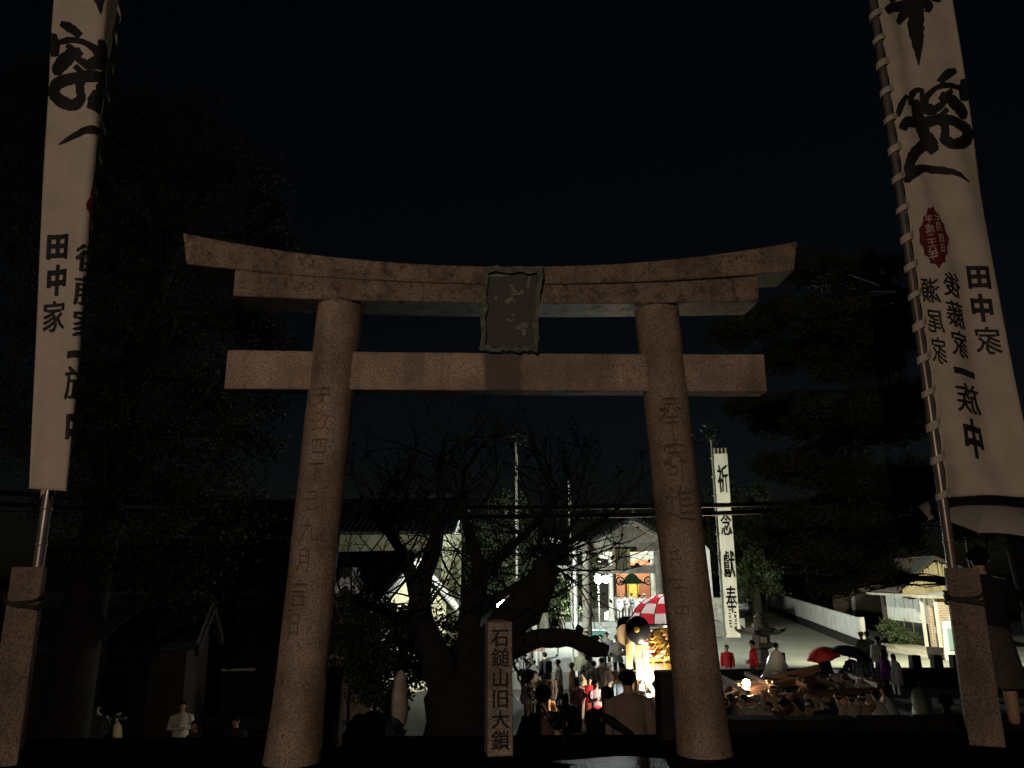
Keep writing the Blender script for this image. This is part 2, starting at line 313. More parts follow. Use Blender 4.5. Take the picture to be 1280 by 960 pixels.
# ================================================================== THE GATE (stone torii)
TX, TY, TYAW = -0.108, 7.116, 0.058
GR = granite('gate_granite', (0.40, 0.30, 0.225), (0.13, 0.095, 0.072), wet=0.5, bumpy=0.6, spots=0.60)
GRN = granite('tie_beam_granite', (0.43, 0.32, 0.24), (0.085, 0.066, 0.056), stain=(0.185, 0.02), wet=0.5, spots=0.64)
GRT = granite('lintel_granite', (0.34, 0.25, 0.185), (0.07, 0.055, 0.042), wet=0.28, bumpy=1.0, spots=0.50)
torii = thing('stone_torii', 'tall weathered granite torii gate with carved pillars and upswept double lintel', 'torii', (TX, TY, 0), TYAW)
def pillar_axis(side, z): return side * (1.756 - 0.0522 * z) - 0.001 * z
def pillar_r(z): return 0.206 + 0.008 * (z / 4.05) + 0.034 * math.exp(-z * 2.5)
def pillar_mesh(side, text):
    b = MB(); n, k = 56, 44
    for i in range(k + 1):
        z = 4.03 * i / k; cx = pillar_axis(side, z); r = pillar_r(z)
        for j in range(n):
            a = 2 * math.pi * j / n; rr = r * (1 + 0.008 * math.sin(3 * a + z * 2.1 + side) + 0.006 * math.sin(7 * z + 2 * a))
            b.v.append((cx + rr * math.cos(a), rr * math.sin(a), z))
    for i in range(k):
        for j in range(n):
            b.f.append((i * n + j, i * n + (j + 1) % n, (i + 1) * n + (j + 1) % n, (i + 1) * n + j))
    b.f += [tuple(range(n - 1, -1, -1)), tuple(k * n + j for j in range(n))]; b.m = [0] * len(b.f)
    o = b.build('pillar', GR, torii, smooth=True)
    cut = MB()
    for ch, px, py, wpx, hpx in text:
        p = atY(px, py, TY - 0.2)
        lx = (p[0] - TX) * math.cos(TYAW) + (TY - 0.2 - TY) * math.sin(TYAW); lz = p[2]; cx = pillar_axis(side, lz); r = pillar_r(lz)
        sx = wpx * 0.00722; sz = hpx * 0.00722
        wd = 0.085 * min(sx, sz) ** .5 * .45; dp = wd * .62
        def front(x): return -math.sqrt(max(0.004, r * r - min(r * .95, abs(x - cx)) ** 2))
        for st in STROKES[ch]:                         # V-shaped chisel groove along every stroke
            P = [(lx + (st[i] / 10 - .5) * sx, lz + (st[i + 1] / 10 - .5) * sz) for i in range(0, len(st), 2)]
            for (x0, z0), (x1, z1) in zip(P, P[1:]):
                L = math.hypot(x1 - x0, z1 - z0); ux, uz = (x1 - x0) / L, (z1 - z0) / L; nx, nz = -uz, ux; V = []
                x0 -= ux * wd * .25; z0 -= uz * wd * .25; x1 += ux * wd * .25; z1 += uz * wd * .25
                for (x, z, k) in ((x0, z0, 1.0), (x1, z1, .8)):
                    y = front(x); V += [(x + nx * wd * 1.5 * k, y - .03, z + nz * wd * 1.5 * k), (x - nx * wd * 1.5 * k, y - .03, z - nz * wd * 1.5 * k), (x, y + dp, z)]
                cut.add(V, [(0, 1, 2), (5, 4, 3), (0, 3, 4, 1), (1, 4, 5, 2), (2, 5, 3, 0)])
    co = cut.build('cutter', GR, torii)
    md = o.modifiers.new('carve', 'BOOLEAN'); md.object = co; md.operation = 'DIFFERENCE'; md.solver = 'EXACT'; md.use_self = True
    bpy.context.view_layer.update()
    me = bpy.data.meshes.new_from_object(o.evaluated_get(bpy.context.evaluated_depsgraph_get()))
    o.modifiers.clear()
    if len(me.polygons) > 2000:
        o.data = me
        me.polygons.foreach_set('use_smooth', [True] * len(me.polygons)); me.set_sharp_from_angle(angle=R(28))
    cm = co.data; bpy.data.objects.remove(co); bpy.data.meshes.remove(cm)
    return o
pl = pillar_mesh(-1, [('安', 405, 497, 24, 26), ('政', 403, 529, 25, 27), ('四', 401, 560, 22, 24), ('丁', 397, 591, 22, 26), ('巳', 391, 626, 22, 27), ('九', 388, 663, 24, 27), ('月', 382, 700, 22, 30), ('吉', 376, 741, 26, 32), ('日', 370, 779, 20, 26)])
tag(pl, label='granite pillar carved with a column of small date characters')
pr = pillar_mesh(1, [('奉', 843, 512, 36, 50), ('寄', 848, 573, 34, 50), ('進', 855, 628, 38, 44), ('氏', 849, 699, 20, 26), ('子', 854, 735, 20, 24), ('中', 858, 765, 19, 24)])
tag(pr, label='granite pillar carved with three large dedication characters')
def beam(name, half, ztop, zbot, dy, m, n=40, slant=0.0, ystep=6, tilt=0.0, jag=0.004):
    """beam with curved top and bottom edges, in gate coordinates"""
    b = MB(); S = np.linspace(-1, 1, n + 1); rows = []
    for s in S:
        zt, zb = ztop(s * half), zbot(s * half); ring = []
        so = lambda z: s * (half + slant * ((z - zb) / (zt - zb) - 1)) if slant else s * half
        for k in range(4): z = zb + (zt - zb) * k / 3; ring.append((so(z), -dy / 2 + random.uniform(-jag, jag), z + tilt * s * half))
        for k in range(1, ystep): ring.append((so(zt), -dy / 2 + dy * k / ystep, zt + tilt * s * half + random.uniform(-jag, jag)))
        for k in range(3, -1, -1): z = zb + (zt - zb) * k / 3; ring.append((so(z), dy / 2, z + tilt * s * half))
        for k in range(ystep - 1, 0, -1): ring.append((so(zb), -dy / 2 + dy * k / ystep, zb + tilt * s * half + random.uniform(-jag, jag)))
        rows.append(ring)
    m_ = len(rows[0]); vs = [p for r in rows for p in r]
    fs = [(i * m_ + k, i * m_ + (k + 1) % m_, (i + 1) * m_ + (k + 1) % m_, (i + 1) * m_ + k) for i in range(n) for k in range(m_)]
    fs += [tuple(range(m_ - 1, -1, -1)), tuple(n * m_ + k for k in range(m_))]
    b.add(vs, fs); o = b.build(name, m, torii, smooth=True)
    md = o.modifiers.new('edge', 'BEVEL'); md.width = 0.012; md.segments = 2; md.limit_method = 'ANGLE'; md.angle_limit = R(50)
    return o
tk = lambda s, p: (abs(s) / 2.947) ** p
ul = beam('upper_lintel', 2.985, lambda s: 4.389 + 0.296 * tk(s, 2.1), lambda s: 4.208 + 0.165 * tk(s, 2.0), 0.436, GRT, slant=0.06, tilt=0.0055); ul.location.x = -0.04
beam('lower_lintel', 2.512, lambda s: 4.206 + 0.165 * tk(s, 2.0), lambda s: 4.018 + 0.062 * tk(s, 2.0), 0.42, GRT, tilt=0.0045)
beam('tie_beam', 2.552, lambda s: 3.566 - 0.012 * (1 - tk(s, 2)), lambda s: 3.187, 0.21, GRN, tilt=0.002)
# name tablet hung on the lintel: wavy bronze-green frame, dark panel, flaked pale characters
tab = thing('name_tablet', 'dark weathered name tablet in a pale green wavy frame hung on the gate lintel', 'tablet')
BRZ = mat('tablet_frame', (0.17, 0.19, 0.13), rough=0.7, var=0.6, scale=14, bump=0.9, bscale=30, col2=(0.055, 0.055, 0.04))
PAN = mat('tablet_panel', (0.040, 0.034, 0.027), rough=0.6, var=0.4, scale=10, bump=0.4)
FLK = mat('tablet_flake', (0.24, 0.25, 0.20), rough=0.8, var=0.5, scale=20)
TYF = 6.80
def tabp(px, py, dy=0.0):
    f = (py - 333) / 105.0
    return atY(px, py, TYF + 0.13 * f + dy)
def wavy(a, b, w0, amp, nn=22):
    """uneven frame bar between two pixel points"""
    P = []; A = np.array(a, float); B = np.array(b, float); d = (B - A) / np.linalg.norm(B - A); nrm = np.array([-d[1], d[0]])
    for side in (1, -1):
        L = []
        for i in range(nn + 1):
            t = i / nn; o_ = w0 * (0.5 + 0.16 * math.sin(t * 17 + a[0]) * side) + amp * random.uniform(-.5, .5)
            L.append(A + (B - A) * t + nrm * side * o_)
        P.append(L)
    v = []; k = nn + 1
    for dy in (0.0, 0.07):
        for L in P: v += [tabp(p[0], p[1], dy) for p in L]
    f = []
    for i in range(nn):
        f += [(i, i + 1, k + i + 1, k + i), (2 * k + i, 3 * k + i, 3 * k + i + 1, 2 * k + i + 1), (i, 2 * k + i, 2 * k + i + 1, i + 1), (k + i, k + i + 1, 3 * k + i + 1, 3 * k + i)]
    f += [(0, k, 3 * k, 2 * k), (k - 1, 3 * k - 1, 4 * k - 1, 2 * k - 1)]
    return MB().add(v, f)
fr = wavy((606.5, 337), (603.0, 437), 6.5, 1.6).build('frame_side', BRZ, tab); wavy((675, 337), (668.5, 437), 6.5, 1.6).build('frame_side', BRZ, tab)
wavy((604, 336.5), (678, 337.5), 7.5, 1.5).build('frame_top', BRZ, tab); wavy((600, 435.5), (672, 436.5), 6.0, 2.6).build('frame_foot', BRZ, tab)
q = MB(); c4 = [(609, 340), (672, 340), (666, 433), (605, 433)]
q.add([tabp(x, y, .045) for x, y in c4] + [tabp(x, y, .09) for x, y in c4], [(0, 1, 2, 3), (7, 6, 5, 4), (0, 4, 5, 1), (1, 5, 6, 2), (2, 6, 7, 3), (3, 7, 4, 0)]); q.build('panel', PAN, tab)
fl = MB()
for st in ([(638, 355, 3), (641, 361, 5), (645, 366, 4)], [(640, 368, 3), (648, 368, 2), (653, 365, 4), (652, 362, 2)], [(632, 379, 5), (637, 375, 5), (641, 372, 3)], [(642, 375, 3), (644, 378, 2)],
           [(633, 398, 2), (638, 401, 3), (643, 400, 3)], [(640, 393, 2), (642, 396, 3)], [(645, 411, 3), (651, 407, 5), (657, 405, 5), (659, 409, 4)], [(650, 410, 4), (655, 412, 6), (655, 419, 3)], [(620, 369, 2), (620, 375, 3)], [(660, 360, 3), (661, 352, 4), (663, 345, 3)], [(612, 345, 2), (630, 344, 4), (640, 343, 2)]):
    vs, fs = brush(st, 4); fl.add([tabp(x, y, .042) for x, y in vs], fs)
tag(fl.build('flaked_writing', FLK, tab), kind='stuff')

# ================================================================== stone posts on the terrace
def stone_post(name, label, cat, base, w, d, h, m, rz=0.0, cap=0.06, group=None):
    t = thing(name, label, cat, base, rz, group)
    q = MB(); q.box((0, 0, h / 2), (w, d, h), taper=0.97); o = q.build('shaft', m, t); md = o.modifiers.new('e', 'BEVEL'); md.width = 0.012; md.segments = 2
    if cap: q = MB(); q.box((0, 0, h + cap / 2 - 0.002), (w * .965, d * .965, cap), taper=0.25); q.build('pointed_top', m, t)
    return t
def post_text(t, s, w, yfront, z0, z1, size, m, bold=0.012):
    k = MB()
    for i, ch in enumerate(s):
        vs, fs = glyph(ch, bold); z = z1 + (z0 - z1) * i / max(1, len(s) - 1)
        k.add([(x * size, yfront, z + y * size) for x, y in vs], fs)
    return k.build('lettering', m, t)
INK = mat('ink', (0.006, 0.006, 0.006), rough=0.7, var=0)
POSTST = granite('marker_granite', (0.42, 0.33, 0.27), (0.20, 0.15, 0.12), wet=0.6, spots=0.66)
mp = stone_post('marker_post', 'square stone marker post with six black painted characters beside a hanging chain', 'marker post', (atZ(623, 946, 0)[0], 7.25, 0), 0.225, 0.225, 1.10, POSTST, rz=R(9), cap=0.02)
post_text(mp, '石鎚山旧大鎖', .22, -0.1165, 0.13, .97, 0.165, INK, 0.014)
CONC = granite('post_concrete', (0.27, 0.20, 0.15), (0.10, 0.075, 0.055), wet=0.65)
rs = stone_post('gate_side_stone', 'plain square dark stone post close behind the carved dedication pillar', 'stone post', (1.49, 7.86, 0), 0.24, 0.24, 0.60, DARKSTONE, rz=0.1, cap=0)
ls = stone_post('side_stone', 'narrow pale-edged stone post standing behind the date-carved pillar', 'stone post', (-1.66, 7.55, 0), 0.13, 0.17, 0.66, POSTST, rz=-0.35, cap=0.03)
# ================================================================== tall festival banners on poles
CLOTH = mat('banner_cloth', (0.62, 0.54, 0.44), rough=0.85, var=0.18, scale=3, bump=0.25, bscale=50)
POLE = mat('banner_pole', (0.30, 0.25, 0.21), rough=0.35, var=0.4, scale=6, metal=0.5)
REDINK = mat('crimson_ink', (0.13, 0.006, 0.012), rough=0.8, var=0.1)
PALEINK = mat('undyed_cloth', (0.60, 0.50, 0.42), rough=0.85, var=0)
BW = 0.80
def zoomed(x0, y0, f, st): return [(x0 + x / f, y0 + y / f, w_ * 1.16 / f) for x, y, w_ in st]
KEN = [zoomed(1100, 80, 6, s) for s in (
    [(548, 80, 30), (490, 110, 62), (425, 165, 48)], [(600, 148, 34), (612, 230, 78), (608, 305, 46)],
    [(585, 215, 28), (500, 196, 34), (400, 200, 32), (340, 250, 48), (330, 310, 58), (390, 362, 60), (450, 330, 45), (478, 262, 40), (520, 236, 28)],
    [(430, 262, 40), (500, 300, 72), (560, 350, 82), (605, 400, 78), (575, 432, 36)], [(212, 226, 26), (160, 300, 44), (133, 385, 34)],
    [(322, 240, 22), (326, 186, 26), (290, 172, 34), (250, 210, 46), (236, 300, 44)], [(270, 250, 60), (296, 380, 74), (330, 500, 74), (380, 600, 78), (412, 662, 46)],
    [(165, 490, 50), (200, 430, 74), (300, 420, 74), (420, 432, 66), (520, 462, 62), (622, 500, 70), (655, 560, 72), (600, 622, 82), (520, 640, 62), (462, 590, 52), (470, 505, 46), (432, 420, 42), (482, 372, 36)],
    [(410, 560, 74), (312, 610, 74), (242, 690, 72), (216, 780, 62), (208, 885, 40)], [(212, 866, 40), (262, 806, 72), (340, 772, 48), (450, 800, 42), (560, 850, 28), (648, 912, 5)])]
HOU = [zoomed(1080, 0, 6.4, s) for s in (
    [(418, 60, 92), (424, 200, 92), (440, 320, 66), (452, 505, 5)], [(180, 90, 50), (250, 30, 66), (390, 15, 90), (520, 50, 66), (495, 112, 36)], [(285, 165, 36), (330, 90, 66), (380, 60, 60)],
    [(610, 12, 44), (540, -20, 66), (460, -120, 60), (410, -260, 60)], [(210, -10, 50), (330, -130, 60), (390, -300, 60)], [(180, -120, 50), (380, -150, 56), (600, -190, 46)], [(210, -230, 50), (390, -255, 56), (560, -290, 40)])]
BTXT = [('田', 1223, 346, 31, 28), ('中', 1228, 384, 30, 33), ('家', 1236, 425, 33, 35), ('後', 1188, 357, 29, 31), ('藤', 1193, 394, 30, 33), ('家', 1199, 431, 29, 33), ('瀬', 1163, 363, 24, 31), ('尾', 1169, 401, 22, 30), ('家', 1174, 438, 21, 33), ('一', 1206, 466, 36, 44), ('族', 1211, 498, 39, 38), ('中', 1218, 549, 34, 48)]
ETXT = [('七', 1170, 273, 11, 9), ('月', 1171, 285, 11, 12), ('吉', 1174, 299, 11, 11), ('日', 1175.5, 312, 9, 11), ('平', 1158.5, 276, 11, 10), ('成', 1160, 287.5, 11, 11), ('二', 1161.5, 298, 10, 9), ('十', 1162.3, 305, 9, 7), ('六', 1163.2, 311, 10, 8), ('年', 1164.5, 320, 12, 12)]
_b0 = atY(1195, 622, 7.53)[2]
def b_uv(px, py):
    p = atY(px, py, 7.50); return p[0] - 4.235, p[2] - _b0          # distance from the pole edge, height above the hem
def make_banner(name, label, pole, zhem, heading, wave, mirrored, ppost):
    t = thing(name, label, 'banner', (pole[0], pole[1], 0))
    ztop = 9.4; N = 40
    us = np.linspace(0, BW, N + 1); dirs = np.array([heading(u) for u in us]); step = BW / N
    xy = np.zeros((N + 1, 2)); xy[0] = (0.055 * dirs[0, 0], 0.055 * dirs[0, 1])
    for i in range(N): d = (dirs[i] + dirs[i + 1]) / 2; xy[i + 1] = xy[i] + d / np.linalg.norm(d) * step
    def pos(u, v, off=0.0):
        k = min(max(u / step, 0), N - 1e-6); i = int(k); f_ = k - i; p = xy[i] * (1 - f_) + xy[i + 1] * f_; d = dirs[i] / np.linalg.norm(dirs[i]); n = np.array([-d[1], d[0]])
        wv = wave(u, v); sh_ = 0.0 if mirrored else (0.15 - 0.074 * v) * min(1, u / .42) + max(0, u - .40) * .32 * max(0, 1 - v / 4.5)
        if not mirrored and u < .34: v = v + .28 * (1 - u / .34) * max(0, 1 - v / 1.2)
        return (p[0] + sh_ + n[0] * (wv + off), p[1] + n[1] * (wv + off), zhem + v + (0.03 * (u / BW) if not mirrored else 0.02 * math.sin(u * 5)) * max(0, 1 - v))
    vs = np.concatenate([np.linspace(0, 6.0, 201), np.linspace(6.2, ztop - zhem, 10)]); b = MB(); nu = N + 1
    b.add([pos(u, v) for v in vs for u in us], [(j * nu + i, j * nu + i + 1, (j + 1) * nu + i + 1, (j + 1) * nu + i) for j in range(len(vs) - 1) for i in range(N)])
    c = b.build('cloth', CLOTH, t, smooth=True); sd = c.modifiers.new('thick', 'SOLIDIFY'); sd.thickness = 0.003; sd.offset = 0
    q = MB(); q.tube([(0, 0, ppost - 0.25), (0, 0, 4), (0, 0, 10.2)], [0.047, 0.042, 0.036], 14); po = q.build('pole', POLE if mirrored else mat('grey_pole', (.30, .28, .26), rough=.35, var=.3, scale=6, metal=.6), t, smooth=True)
    for z in (1.78, 2.1): q = MB(); q.lathe([(0.05, 0), (0.052, .012), (0.05, .03)], 14, (0, 0, z)); q.build('pole_joint', POLE, po, smooth=True)
    v = 0.06; k = 0
    while v < 7.2:                                                 # cloth loops that tie the hem to the pole
        d = dirs[0] / np.linalg.norm(dirs[0]); nn = np.array([-d[1], d[0]]); z = zhem + v; pts = []
        e = pos(0.035, v + 0.06)
        loop = [(e[0], e[1], e[2])] + [(0.062 * math.cos(a) * d[0] + 0.062 * math.sin(a) * nn[0], 0.062 * math.cos(a) * d[1] + 0.062 * math.sin(a) * nn[1], z + 0.03 * math.cos(a) - .03) for a in np.linspace(.7, 5.6, 9)] + [(e[0], e[1], e[2] - .02)]
        m_ = MB(); L = [np.array(p) for p in loop]
        V = [p + np.array([0, 0, h]) for p in L for h in (-0.032 - 0.01 * (k % 3), 0.03)]
        m_.add(V, [(2 * i, 2 * i + 2, 2 * i + 3, 2 * i + 1) for i in range(len(L) - 1)]); s_ = m_.build('tie_loop', CLOTH, t); x_ = s_.modifiers.new('thick', 'SOLIDIFY'); x_.thickness = .003
        v += 0.335 + random.uniform(-.03, .03); k += 1
    def put(name, shapes, m, offs, maxlen):
        k_ = MB()
        for vs_, fs_ in shapes:
            vs_, fs_ = refine(vs_, fs_, maxlen)
            for o_ in offs: k_.add([pos(min(max(x, .005), BW - .003), y, o_) for x, y in vs_], fs_)
        return k_.build(name, m, t)
    def chars(lst, bold):
        out = []
        for ch, px, py, wp, hp in lst:
            u, vv = b_uv(px, py); u2, v2 = b_uv(px + wp, py + hp); sx, sy = (u2 - u) * 1.06, (vv - v2) * 1.06; g, f_ = glyph(ch, bold) if (bold > .03 or bold < .015) else heavy(ch)
            ga = -0.02 if bold > .015 else 0.0
            out.append(([(u - x * sx, vv + (y + 0.12 * x * (1 if bold > .015 else 0)) * sy) for x, y in g], f_))
        return out
    def strokes(lst):
        out = []
        for st in lst:
            vs_, fs_ = brush(st, 6); out.append(([b_uv(x, y) for x, y in vs_], fs_))
        return out
    put('calligraphy', strokes(HOU), INK, (.015, -.015), 0.035); put('calligraphy', strokes(KEN), INK, (.015, -.015), 0.035)
    for tx in BTXT: put('character', chars([tx], 0.042 if tx[0] in '田中一' else 0.021), INK, (.015, -.015), 0.03)
    cu, cv = b_uv(1167, 297); L = []
    for i in range(40):
        a = 2 * math.pi * i / 40; r = 1 / (abs(math.cos(a)) ** 1.5 + abs(math.sin(a)) ** 1.5) ** (1 / 1.5) * (1 + (0.07 if i % 3 == 0 else -.03)); L.append((cu + .148 * r * math.cos(a) + 0.012 * r * math.sin(a), cv + .345 * r * math.sin(a)))
    put('red_leaf_emblem', [([(cu, cv)] + L, [(0, i + 1, (i + 1) % 40 + 1) for i in range(40)])], REDINK, (.012, -.012), 0.035)
    put('emblem_date', chars(ETXT, 0.004), PALEINK, (.017, -.017), 0.03)
    return t
make_banner('festival_banner', 'tall white festival banner with mirrored black calligraphy, its hem over a pale umbrella', (4.18, 7.53), _b0, lambda u: np.array([1.0, -0.10 + 0.10 * math.sin(u * 7)]),
            lambda u, v: 0.036 * math.sin(u * 13 + v * 0.9 + .6 * math.sin(v * 2.1)) * min(1, u * 5) + 0.085 * math.sin(u * 5 - v * 1.1) * u + 0.012 * math.sin(v * 18.7) * math.exp(-u * 7) + 0.05 * math.exp(-v * 2.2) * math.sin(u * 9), True, 1.58)
def hd(u): return R(-50) if u < .30 else (R(-50 - 125 * (u - .30) / .10) if u < .40 else R(-175))
_bl = atY(45, 620, 6.9)[2]
make_banner('festival_banner', 'tall white festival banner curling round its pole so half its characters are hidden', (-4.2, 6.98), _bl,
            lambda u: np.array([math.cos(hd(u)), math.sin(hd(u))]),
            lambda u, v: 0.022 * math.sin(u * 16 + v * 0.9 + .8 * math.sin(v * 1.7)) * u + 0.03 * math.exp(-v * 2.0) * math.sin(u * 8 + 1), False, 1.63)
stone_post('banner_post', 'tall square concrete post holding the pole of the curled banner', 'post', (-4.27, 6.98, 0), 0.25, 0.25, 1.60, CONC, rz=0.42, cap=0)
stone_post('banner_post', 'tall square concrete post holding the banner pole in front of the woman with umbrella', 'post', (4.26, 7.53, 0), 0.285, 0.28, 1.55, CONC, rz=-0.44, cap=0)
for n_, (X, Y, z, rr, lab) in enumerate(((-4.27, 6.98, 1.30, .185, 'dark rope tied round the post of the curled banner'), (4.26, 7.53, 1.27, .21, 'dark rope tied round the post before the woman with umbrella'))):
    q = MB()
    for k in range(3):
        P = [(rr * math.copysign(abs(math.cos(a)) ** .42, math.cos(a)) * .78, rr * math.copysign(abs(math.sin(a)) ** .42, math.sin(a)) * .76, z + .03 * k + .03 * math.sin(a * 2 + k) - .03) for a in np.linspace(0, 2 * math.pi, 33)]
        q.tube(P, .014, 6)
    tag(q.build('rope', mat('old_rope', (0.03, 0.022, 0.016), var=.4), None, smooth=True, loc=(X, Y, 0), rz=(.42 if X < 0 else -.44)), lab, 'rope')

# ------------------------------------------------------------------ old iron chain hung from the marker post
IRON = mat('wet_iron', (0.055, 0.05, 0.05), rough=0.32, var=0.3, metal=0.8, spec=.8)
ch = thing('iron_chain', 'heavy old iron chain hanging in a curve from the marker post', 'chain', (0, 0, 0))
lk = MB(); pts = [(0.030 * math.cos(a), 0, 0.055 * math.sin(a)) for a in np.linspace(0, 2 * math.pi, 13)]; lk.tube(pts, 0.011, 6, cap=False); LK = lk.mesh('link', IRON, True)
CP = [atY(x, y, 7.45) for x, y in ((646, 838), (655, 852), (668, 872), (678, 893), (688, 902), (695, 900), (699, 888), (700, 872), (701, 862))]
CP = np.array(CP); seg = np.linalg.norm(np.diff(CP, axis=0), axis=1); cum = np.concatenate([[0], np.cumsum(seg)]); s = 0.0; k = 0
while s < cum[-1]:
    p = np.array([np.interp(s, cum, CP[:, i]) for i in range(3)]); p2 = np.array([np.interp(min(s + .03, cum[-1]), cum, CP[:, i]) for i in range(3)]); d = Vector(p2 - p + 1e-6)
    qn = d.to_track_quat('Z', 'Y'); e = (qn @ Vector((1, 0, 0)).to_track_quat('X', 'Z')).to_euler() if False else qn.to_euler()
    o = inst('link', LK, ch, p); o.rotation_mode = 'QUATERNION'; from_ = qn; o.rotation_quaternion = qn @ Matrix.Rotation(math.pi / 2 * (k % 2), 3, 'Z').to_quaternion(); s += 0.082; k += 1
hk = stone_post('chain_post', 'thin iron stake that carries the low end of the chain', 'stake', (atY(701, 850, 7.45)[0] + 0.012, 7.45, 0), 0.02, 0.02, .52, IRON, cap=0)

# ================================================================== trees
BARK = mat('dark_bark', (0.016, 0.014, 0.013), rough=0.95, var=0.5, scale=9, bump=1.0, bscale=14)
BARK2 = mat('grey_bark', (0.11, 0.095, 0.075), rough=0.95, var=0.5, scale=6, bump=1.0, bscale=14)
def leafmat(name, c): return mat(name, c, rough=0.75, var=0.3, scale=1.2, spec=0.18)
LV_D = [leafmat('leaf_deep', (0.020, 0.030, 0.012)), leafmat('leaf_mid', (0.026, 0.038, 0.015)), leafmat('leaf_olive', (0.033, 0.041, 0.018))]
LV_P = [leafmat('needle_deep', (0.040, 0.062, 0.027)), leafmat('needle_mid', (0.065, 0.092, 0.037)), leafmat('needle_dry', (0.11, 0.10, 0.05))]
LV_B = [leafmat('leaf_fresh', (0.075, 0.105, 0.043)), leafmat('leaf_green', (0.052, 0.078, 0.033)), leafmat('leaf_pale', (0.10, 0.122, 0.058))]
def quads_mesh(name, V, mats, mi):
    n = len(V) // 4; me = bpy.data.meshes.new(name); me.vertices.add(4 * n); me.vertices.foreach_set('co', V.astype(np.float32).ravel())
    me.loops.add(4 * n); me.loops.foreach_set('vertex_index', np.arange(4 * n, dtype=np.int32)); me.polygons.add(n); me.polygons.foreach_set('loop_start', np.arange(0, 4 * n, 4, dtype=np.int32)); me.polygons.foreach_set('loop_total', np.full(n, 4, np.int32))
    for m_ in mats: me.materials.append(m_)
    me.polygons.foreach_set('material_index', mi.astype(np.int32)); me.update(calc_edges=True); me.validate(); return me
def leaves(C, size, mats, name='crown', slim=0.5, droop=0.2, tone=None):
    n = len(C); d = rng.normal(size=(n, 3)); d[:, 2] -= droop; d /= np.linalg.norm(d, axis=1)[:, None]; e = rng.normal(size=(n, 3)); e -= d * (e * d).sum(1)[:, None]; e /= np.linalg.norm(e, axis=1)[:, None]
    L = size * rng.uniform(.45, 1.5, (n, 1)); W_ = L * slim; V = np.empty((n, 4, 3)); V[:, 0] = C - d * L / 2; V[:, 1] = C + e * W_ / 2; V[:, 2] = C + d * L / 2; V[:, 3] = C - e * W_ / 2
    mi = rng.integers(0, len(mats), n) if tone is None else tone
    return quads_mesh(name, V.reshape(-1, 3), mats, mi)
def blob_points(blobs, dens, clump=0.25):
    """leaf centres gathered in clumps through ellipsoids; clumps leave gaps between them"""
    out = []; tn = []
    for c, r in blobs:
        r = np.array(r); vol = r[0] * r[1] * r[2]; nc = max(6, int(26 * (vol ** (2 / 3)) / (clump ** 2) * 0.17)); nl = max(6, int(dens))
        d = rng.normal(size=(nc, 3)); d /= np.linalg.norm(d, axis=1)[:, None]; rad = rng.uniform(0.35, 1.08, (nc, 1)) ** 0.6; cc = np.array(c) + d * rad * r
        for k in range(nc):
            pts = cc[k] + rng.normal(size=(nl, 3)) * clump * np.array([.55, .55, .40]); out.append(pts); tn.append(np.full(nl, rng.integers(0, 3)))
    return np.concatenate(out), np.concatenate(tn)
def curve_pts(a, b, sag=0.15, n=6):
    a = np.array(a, float); b = np.array(b, float); L = np.linalg.norm(b - a); off = rng.normal(size=3) * L * 0.10; off[2] = abs(off[2]) * .5 + L * sag
    return [a + (b - a) * t + off * math.sin(math.pi * t) for t in np.linspace(0, 1, n)]
def tree(name, label, base, trunk, blobs, dens, clump, leaf, mats, r0, cat='tree', group=None, bark=None, slim=.5, twigs=3):
    """trunk = list of points from the base up; one limb to every blob, twigs inside it"""
    t = thing(name, label, cat, base, 0, group); B = np.array(base); b = MB(); T = [np.array(p) - B for p in trunk]
    b.tube(T, np.linspace(r0, r0 * .45, len(T)), 10)
    for c, r in blobs:
        c = np.array(c) - B; k = int(np.argmin([np.linalg.norm(p - c) + max(0, p[2] - c[2]) * 1.5 for p in T])); P = curve_pts(T[k], c, .08)
        b.tube(P, np.linspace(r0 * .32, r0 * .08, len(P)), 6)
        for _ in range(twigs): q = curve_pts(P[-2], c + rng.normal(size=3) * np.array(r) * .6, .05, 4); b.tube(q, np.linspace(r0 * .09, r0 * .02, 4), 4)
    b.build('trunk', bark or BARK, t, smooth=True)
    P, tn = blob_points([(np.array(c) - B, r) for c, r in blobs], dens, clump)
    o = bpy.data.objects.new('crown', leaves(P, leaf, mats, tone=tn, slim=slim)); COL.objects.link(o); o.parent = t
    return t
def pxblobs(lst, Y, squash=1.0, dy=1.2):
    out = []
    for px, py, rp in lst:
        y = Y + random.uniform(-dy, dy); k = y / FPX * 1.02; out.append((atY(px, py, y), (rp * k, rp * k, rp * k * squash)))
    return out
# big broadleaf tree behind the gate's far lintel end
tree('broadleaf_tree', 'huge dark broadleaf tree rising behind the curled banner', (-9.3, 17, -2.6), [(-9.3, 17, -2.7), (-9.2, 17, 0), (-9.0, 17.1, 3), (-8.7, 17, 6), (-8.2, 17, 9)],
     pxblobs([(220, 190, 80), (285, 215, 60), (325, 300, 55), (350, 320, 35), (345, 420, 38), (200, 340, 110), (290, 500, 55), (315, 545, 30), (230, 560, 80), (100, 300, 120), (60, 480, 110), (150, 650, 80), (275, 640, 50), (40, 170, 100), (130, 150, 90), (180, 470, 90), (310, 400, 50), (255, 720, 45), (120, 560, 80)], 17, .9, 1.6), 115, 0.42, 0.095, LV_D, .55)
